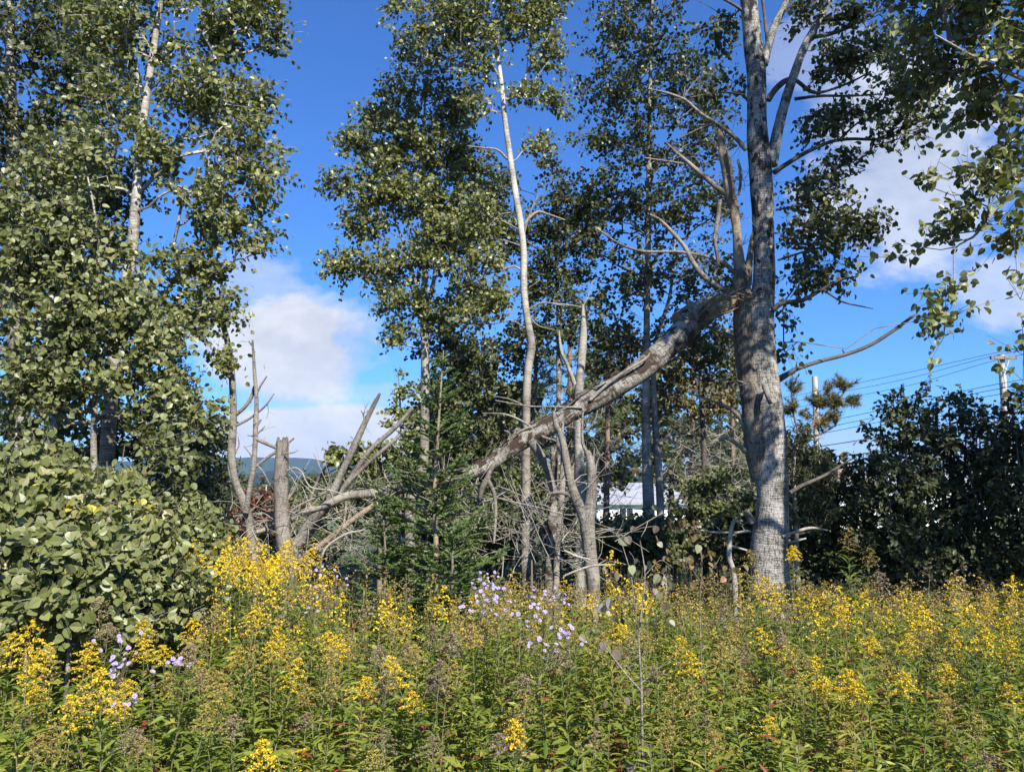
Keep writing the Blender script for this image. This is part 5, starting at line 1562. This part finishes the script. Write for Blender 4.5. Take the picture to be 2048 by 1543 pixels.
# plants: dart-thrown over the wedge the camera sees
cand = []
for k in range(26000):
    y = 2.55 + (9.6 - 2.55) * math.sqrt(R.random())
    x = R.uniform(-.78, .78) * y
    if abs(x) > .74 * y + .15 or blocked(x, y):
        continue
    cand.append((x, y))
cell = {}
spots = []
for (x, y) in cand:
    rmin = .135 if y < 4.6 else .15
    c = (int(x / .16), int(y / .16))
    ok = True
    for i in (-1, 0, 1):
        for j in (-1, 0, 1):
            for q in cell.get((c[0] + i, c[1] + j), ()):
                if (q[0] - x) ** 2 + (q[1] - y) ** 2 < rmin * rmin:
                    ok = False
    if ok:
        cell.setdefault(c, []).append((x, y))
        spots.append((x, y))
spots.sort(key=lambda s_: s_[1])
near, far = spots[:292], spots[292:]
for (x, y) in near:
    h = plant_height(x, y)
    tp = project(np.array([(x, y, h * 1.1 + float(gz(x, y)))]))[0]
    k = kind_at(tp[0], tp[1])
    sd = [s_[2] for s_ in SIDES if s_[0] - 9999 * (s_[0] < 0) <= tp[0] < s_[1]][0]
    put_goldenrod(x, y, h, k, KLAB[k] + sd, 'front row goldenrods, ' + (k or 'leafy') + ', ' + sd)

# the rest of the field as one mass
fm = MB()
lib = {k: [goldenrod(1.0, k, 1) for _ in range(7)] for k in ('bloom', 'fading', 'seed', '')}


def merge(dst, src, x, y, z, s, a, mi, tl=(0, 0), shift=0.0):
    ca, sa = math.cos(a), math.sin(a)
    for part, m_ in zip(src, mi):
        if part.n == 0:
            continue
        V = np.concatenate(part.V)
        hs = .55 + .45 * s
        X = (V[:, 0] * ca - V[:, 1] * sa) * hs + V[:, 2] * tl[0] * s + x
        Y = (V[:, 0] * sa + V[:, 1] * ca) * hs + V[:, 2] * tl[1] * s + y
        Z = V[:, 2] * s + z
        rn = np.clip(np.concatenate(part.rn) + shift, 0, 1)
        nn = np.stack((X, Y, Z), -1)
        b = dst.n
        dst.V.append(nn.astype(np.float32)); dst.bk.append(nn.astype(np.float32)); dst.rn.append(rn.astype(np.float32))
        for A, I, B, J in ((part.F4, part.I4, dst.F4, dst.I4), (part.F3, part.I3, dst.F3, dst.I3)):
            for f in A:
                B.append(f + b); J.append(np.full(len(f), m_, np.int32))
        dst.n += len(nn)


PI_ = {'bloom': 2, 'fading': 3, 'seed': 4, '': 3}
for (x, y) in far:
    h = plant_height(x, y)
    z = float(gz(x, y))
    tp = project(np.array([(x, y, h * 1.1 + z)]))[0]
    k = kind_at(tp[0], tp[1])
    merge(fm, lib[k][rnd.randrange(7)], x, y, z - .02, h, R.uniform(0, 6.28), (0, 1, PI_[k]), R.normal(size=2) * .07, R.normal() * .10)
fm.obj('goldenrod_field', [M['stem'], M['grod'], M['bloom'], M['fading'], M['seed']], kind='stuff')
print('goldenrods', len(near), len(far))

# grass, low herbs and litter under them
mb = MB()
n = 9000
y = 2.2 + 7.5 * np.sqrt(R.random(n))
x = R.uniform(-.8, .8, n) * y
z = gz(x, y)
d = nrm(np.stack((R.normal(size=n) * .35, R.normal(size=n) * .35, np.ones(n)), -1))
L = R.uniform(.18, .55, n) * np.where(R.random(n) < .05, 1.6, 1)
T = np.array([(-.5, 0, 0), (.5, 0, 0), (.32, .55, 0), (-.32, .55, 0), (0, 1, -.25)], float) * np.array((.022, 1, 1))
sd = rv(n)
mb2 = MB()
leaves(mb2, np.stack((x, y, z), -1), d, sd, L, (T, np.array([(0, 1, 2), (0, 2, 3), (3, 2, 4)])), R.random(n))
mb2.obj('meadow_grass', M['grass'], kind='stuff')
n = 42000
y = 2.2 + 7.5 * np.sqrt(R.random(n))
x = R.uniform(-.8, .8, n) * y
z = gz(x, y) + R.random(n) ** 1.1 * np.interp(y, (2.2, 3, 5, 9.7), (.42, .55, .72, .5))
az = R.uniform(0, 6.28, n)
ax = nrm(np.stack((np.cos(az), np.sin(az), R.normal(size=n) * .4), -1))
leaves(mb, np.stack((x, y, z), -1), ax, SUN + .5 * rv(n), R.uniform(.045, .10, n), (LANCE[0] * np.array((1.25, 1, 1)), LANCE[1]), np.clip(R.random(n) ** 1.3 * .8 + (R.random(n) < .06) * .3, 0, 1))
mb.obj('low_herbs', M['grod'], kind='stuff')

# asters
fl_mb, eye_mb = MB(), MB()
na = 13
a = np.arange(na) * 2 * PI / na
leaves(fl_mb, np.zeros((na, 3)) + np.stack((np.cos(a), np.sin(a), 0 * a), -1) * .003, np.stack((np.cos(a), np.sin(a), .25 + 0 * a), -1), np.array((0, 0, 1.0)) + 0 * np.zeros((na, 3)), .0085, (OVAL[0] * np.array((.8, 1, 1)), OVAL[1]))
tube(eye_mb, [(0, 0, -.002), (0, 0, .002), (0, 0, .0035)], [.0026, .0026, .001], 6)
me_f, me_e = fl_mb.mesh('aster_rays', M['aster_petal']), eye_mb.mesh('aster_disc', M['aster_eye'])


def aster(px, py, Y, n, spread, label, group=None):
    top = P(px, py, Y)
    g = float(gz(top[0], Y))
    H = top[2] - g
    n = int(n * 1.15)
    t = thing('aster', label, 'wildflower', (top[0], Y, g), group)
    st, fo = MB(), MB()
    z_ = np.linspace(0, 1, 6)[:, None]
    c = np.array((top[0], Y, g)) + np.array((0, 0, 1)) * H * .8 * z_ + np.array((R.normal() * .05, 0, 0)) * z_ ** 2
    tube(st, c, np.linspace(.003, .002, 6), 4, rn=.3)
    nl = 26
    i = R.integers(1, 5, nl)
    leaves(fo, c[i] + np.array((0, 0, .1)) * R.normal(size=(nl, 1)), nrm(rv(nl) * np.array((1, 1, .3))), np.array((0, 0, 1.0)) + .3 * rv(nl), R.uniform(.05, .08, nl), LANCE, R.random(nl) * .5)
    ends = c[-1] + np.stack((R.normal(size=n) * spread, R.normal(size=n) * spread, R.normal(size=n) * spread * .55 + H * .2), -1)
    segs(st, np.repeat(c[-1:], n, 0) - np.array((0, 0, .02)) * R.random((n, 1)), ends, .0014, .001, 3, 0, .3)
    leaves(fo, c[-1] + (ends - c[-1]) * R.random((n, 1)), rv(n), rv(n), .03, LANCE, R.random(n) * .5)
    st.obj('stem', M['stem'], t)
    fo.obj('foliage', M['grod'], t, kind='stuff')
    for e in ends:
        f = bpy.data.objects.new('flower', me_f)
        COL.objects.link(f)
        f.parent = t['e']
        f.location = e - t['o']
        dv = Vector((R.normal() * .5 + .25, -.75 + R.normal() * .4, .7))
        f.rotation_euler = dv.to_track_quat('Z', 'Y').to_euler()
        s = R.uniform(.85, 1.3)
        f.scale = (s, s, s)
        c2 = bpy.data.objects.new('disc', me_e)
        COL.objects.link(c2)
        c2.parent = f


for i, (px, py, Y, n, sp_, lab) in enumerate((
        (970, 1148, 5.6, 7, .05, 'topmost lilac aster just right of the little spruce'), (960, 1170, 5.0, 8, .06, 'lilac aster below the topmost one'), (1020, 1188, 4.7, 16, .08, 'lilac aster with the widest spray in the middle'),
        (1050, 1198, 4.6, 16, .08, 'dense lilac aster cluster right of the widest spray'), (985, 1202, 4.5, 12, .06, 'lilac aster left of the dense clusters'), (1100, 1190, 4.7, 8, .06, 'sparse lilac aster toward the forked stub'),
        (1065, 1228, 4.3, 9, .05, 'lilac aster below the dense clusters'), (1125, 1265, 4.0, 10, .05, 'lilac aster at the right end of the patch, beside the withered sapling'), (1065, 1285, 3.9, 12, .06, 'lowest lilac aster of the middle patch, over the yellow plumes'),
        (950, 1212, 4.5, 7, .06, 'lilac aster above the yellow plumes in the middle'), (655, 1160, 5.8, 9, .12, 'pale aster at the right end of the yellow patch'), (640, 1190, 5.4, 8, .1, 'pale aster in front of the yellow patch'),
        (250, 1330, 3.7, 13, .05, 'blue-violet aster near the left edge with a tight cluster'), (355, 1325, 3.8, 10, .05, 'blue-violet aster right of the tight cluster at the left'), (268, 1280, 4.1, 8, .05, 'small blue-violet aster above the tight left cluster'),
        (262, 1410, 3.2, 5, .03, 'blue-violet aster lowest at the left'))):
    aster(px, py, Y, n, sp_, lab, 'lilac asters in the meadow')

# single plants that stand out
def lone_goldenrod(px, ytop, Y, kind, label, llen=.12, nl=None, tone=.25, pw=1.0, lean=(0, 0), leafm=None):
    top = P(px, ytop, Y)
    g = float(gz(top[0], Y))
    t = thing('goldenrod', label, 'wildflower', (top[0], Y, g))
    st, fo, pl = goldenrod((top[2] - g) * .86, kind, 0, np.array(lean), nl, llen, tone, pw)
    for nm, m_, mt in (('stem', st, M['stem']), ('foliage', fo, leafm or M['grod']), ('plume', pl, PLM[kind])):
        if m_.n:
            m_.obj(nm, mt, t, origin=(0, 0, 0), kind=None if nm == 'stem' else 'stuff')


lone_goldenrod(1583, 1060, 5.4, 'bloom', 'tall yellow goldenrod standing up against the foot of the poplar', .12, None, .22, .8)
lone_goldenrod(1688, 1045, 6.6, 'fading', 'tall long-leaved goldenrod with a drooping plume before the dark hedge', .17, 60, .12, 1.2, (.02, 0))
lone_goldenrod(1720, 1085, 6.7, 'fading', 'shorter long-leaved goldenrod right beside the tall drooping one', .16, 46, .15, 1.1, (.06, 0))
lone_goldenrod(1500, 1085, 6.6, 'fading', 'dull goldenrod leaning across the left root of the poplar', .10, None, .3, 1.1)
lone_goldenrod(1755, 1135, 5.4, 'seed', 'tall brown seeded goldenrod at the edge of the dark hedge', .09, 30, .7, 1.2)
lone_goldenrod(880, 1235, 3.4, 'seed', 'dark red withered goldenrod stalk in front of the yellow plumes', .07, 36, .95, .7, (.05, 0))
lone_goldenrod(1560, 1240, 4.2, 'seed', 'dry brown goldenrod stalk with curled leaves below the poplar', .09, 34, .88, .6)
lone_goldenrod(1408, 1440, 2.9, '', 'low goldenrod with red-tinged leaves near the bottom of the picture', .11, 30, .9, 1)
lone_goldenrod(1310, 1130, 5.2, 'fading', 'broad dull yellow goldenrod behind the withered sapling', .10, None, .3, 1.5)
lone_goldenrod(60, 1275, 3.1, 'bloom', 'large bright yellow goldenrod arching at the left edge', .12, None, .3, 1.3)
lone_goldenrod(225, 1345, 3.0, 'bloom', 'bright yellow goldenrod with drooping plume over the dark gap at the left', .11, None, .3, 1.1, (-.05, 0))
lone_goldenrod(525, 1488, 2.7, 'bloom', 'yellow goldenrod at the very bottom edge left of the middle', .11, 20, .3, .8)
lone_goldenrod(1030, 1425, 2.9, 'bloom', 'small yellow goldenrod head in the bottom middle', .11, 20, .4, .6)


# withered poplar sapling in the front, each large leaf a part
def leaf_sapling(name, label, stems, Y, lf, size, mat_l, mat_s):
    b = P(stems[0][0][0], stems[0][0][1], Y)
    g = float(gz(b[0], Y))
    py = project(np.array([(b[0], Y, g - .03)]))[0]
    t = thing(name, label, 'sapling', (b[0], Y, g))
    for i, s_ in enumerate(stems):
        q, rr = px_path(([(py[0], py[1], s_[0][2] * 1.1)] if i == 0 else []) + s_, Y, 4)
        mb = MB()
        tube(mb, q, rr, 6, bump=.05, seed=R.random() * 9)
        mb.obj('stem' if i == 0 else 'branch', mat_s, t, smooth=True)
    for (lx, ly, sc, tone, dy) in lf:
        mb = MB()
        c = P(lx, ly, Y + dy)
        leaves(mb, [c], [nrm(np.array((R.normal() * .5, R.normal() * .3, -.8)))], [nrm(np.array((R.normal() * 1.1, -1, .4 + R.normal() * .8)))], size * sc, ASPEN10, tone)
        lo = mb.obj('leaf', mat_l, t)


LF = []
for k in range(30):
    LF.append((1285 + R.normal() * 48, 1130 + R.normal() * 62, R.uniform(.6, 1.15), R.random(), R.normal() * .08))
for (lx, ly, sc, tn) in ((1222, 1195, 1.3, .98), (1206, 1205, 1.1, .95), (1212, 1285, 1.3, .3), (1228, 1300, 1.2, .1), (1302, 1215, 1.0, .05), (1240, 1075, 1.2, .85), (1262, 1130, 1.1, .8), (1320, 1150, 1.2, .75), (1345, 1165, .9, .4), (1262, 1520, 1.3, .35), (1210, 1400, .9, .2), (1190, 1430, .9, .1), (1250, 1395, .9, .15), (1300, 1375, .8, .1), (1160, 1270, .9, .5), (1232, 1232, 1.0, .9)):
    LF.append((lx, ly, sc, tn, R.normal() * .04))
leaf_sapling('poplar_sapling', 'slim withered poplar sapling with grey and brown leaves in the front right of the middle',
             [[(1286, 1530, 6), (1284, 1450, 5.5), (1283, 1382, 5), (1281, 1340, 4), (1278, 1280, 3.5), (1283, 1220, 3), (1290, 1150, 2.5), (1280, 1080, 2)], [(1283, 1382, 4), (1250, 1345, 3), (1215, 1298, 2.5), (1208, 1285, 1.5)], [(1283, 1365, 3), (1310, 1342, 2.5), (1345, 1312, 1.5)], [(1280, 1215, 3), (1255, 1198, 2.5), (1230, 1192, 1.5)], [(1278, 1290, 3), (1270, 1220, 2.5), (1262, 1150, 2), (1245, 1090, 1.5)], [(1290, 1150, 2), (1320, 1120, 1.5), (1345, 1135, 1)]],
             3.3, LF, .036, M['dead_leaf'], M['deadgrey'])
LF2 = [(1405 + R.normal() * 34, 1130 + R.normal() * 24, R.uniform(.7, 1.1), R.random(), R.normal() * .1) for k in range(44)]
leaf_sapling('dogwood_sapling', 'low leafy sapling with pale green and rosy leaves right of the withered one', [[(1400, 1240, 4), (1400, 1190, 3.5), (1404, 1130, 2.5), (1400, 1095, 1.5)], [(1402, 1160, 2), (1430, 1130, 1.5), (1440, 1112, 1)], [(1402, 1165, 2), (1380, 1130, 1.5), (1372, 1115, 1)]], 4.8, LF2, .040, M['autumn'], M['twig'])

# shaded undergrowth of the wood floor
mb, mb2 = MB(), MB()
n = 26000
y = 8.6 + 15 * R.random(n) ** 1.3
x = R.uniform(-.8, .85, n) * y
hh = .35 + .45 * np.clip((y - 9) / 6, 0, 1)
z = gz(x, y) + hh * R.random(n) ** .8 * (0.6 + .4 * np.sin(x * 1.7 + y) + .25)
az = R.uniform(0, 6.28, n)
leaves(mb, np.stack((x, y, z), -1), nrm(np.stack((np.cos(az), np.sin(az), R.normal(size=n) * .4), -1)), np.array((0, -.3, 1.0)) + .6 * rv(n), R.uniform(.06, .13, n), OVAL, R.random(n))
mb.obj('undergrowth', M['shrub'], kind='stuff')
n = 2600
y = 8.6 + 14 * R.random(n)
x = R.uniform(-.8, .85, n) * y
z = gz(x, y)
d = nrm(np.stack((R.normal(size=n) * .25, R.normal(size=n) * .25, np.ones(n)), -1))
P0 = np.stack((x, y, z), -1)
segs(mb2, P0, P0 + d * R.uniform(.4, 1.0, (n, 1)), .005, .002, 3, 0, .4)
mb2.obj('undergrowth_stems', M['stem'], kind='stuff')
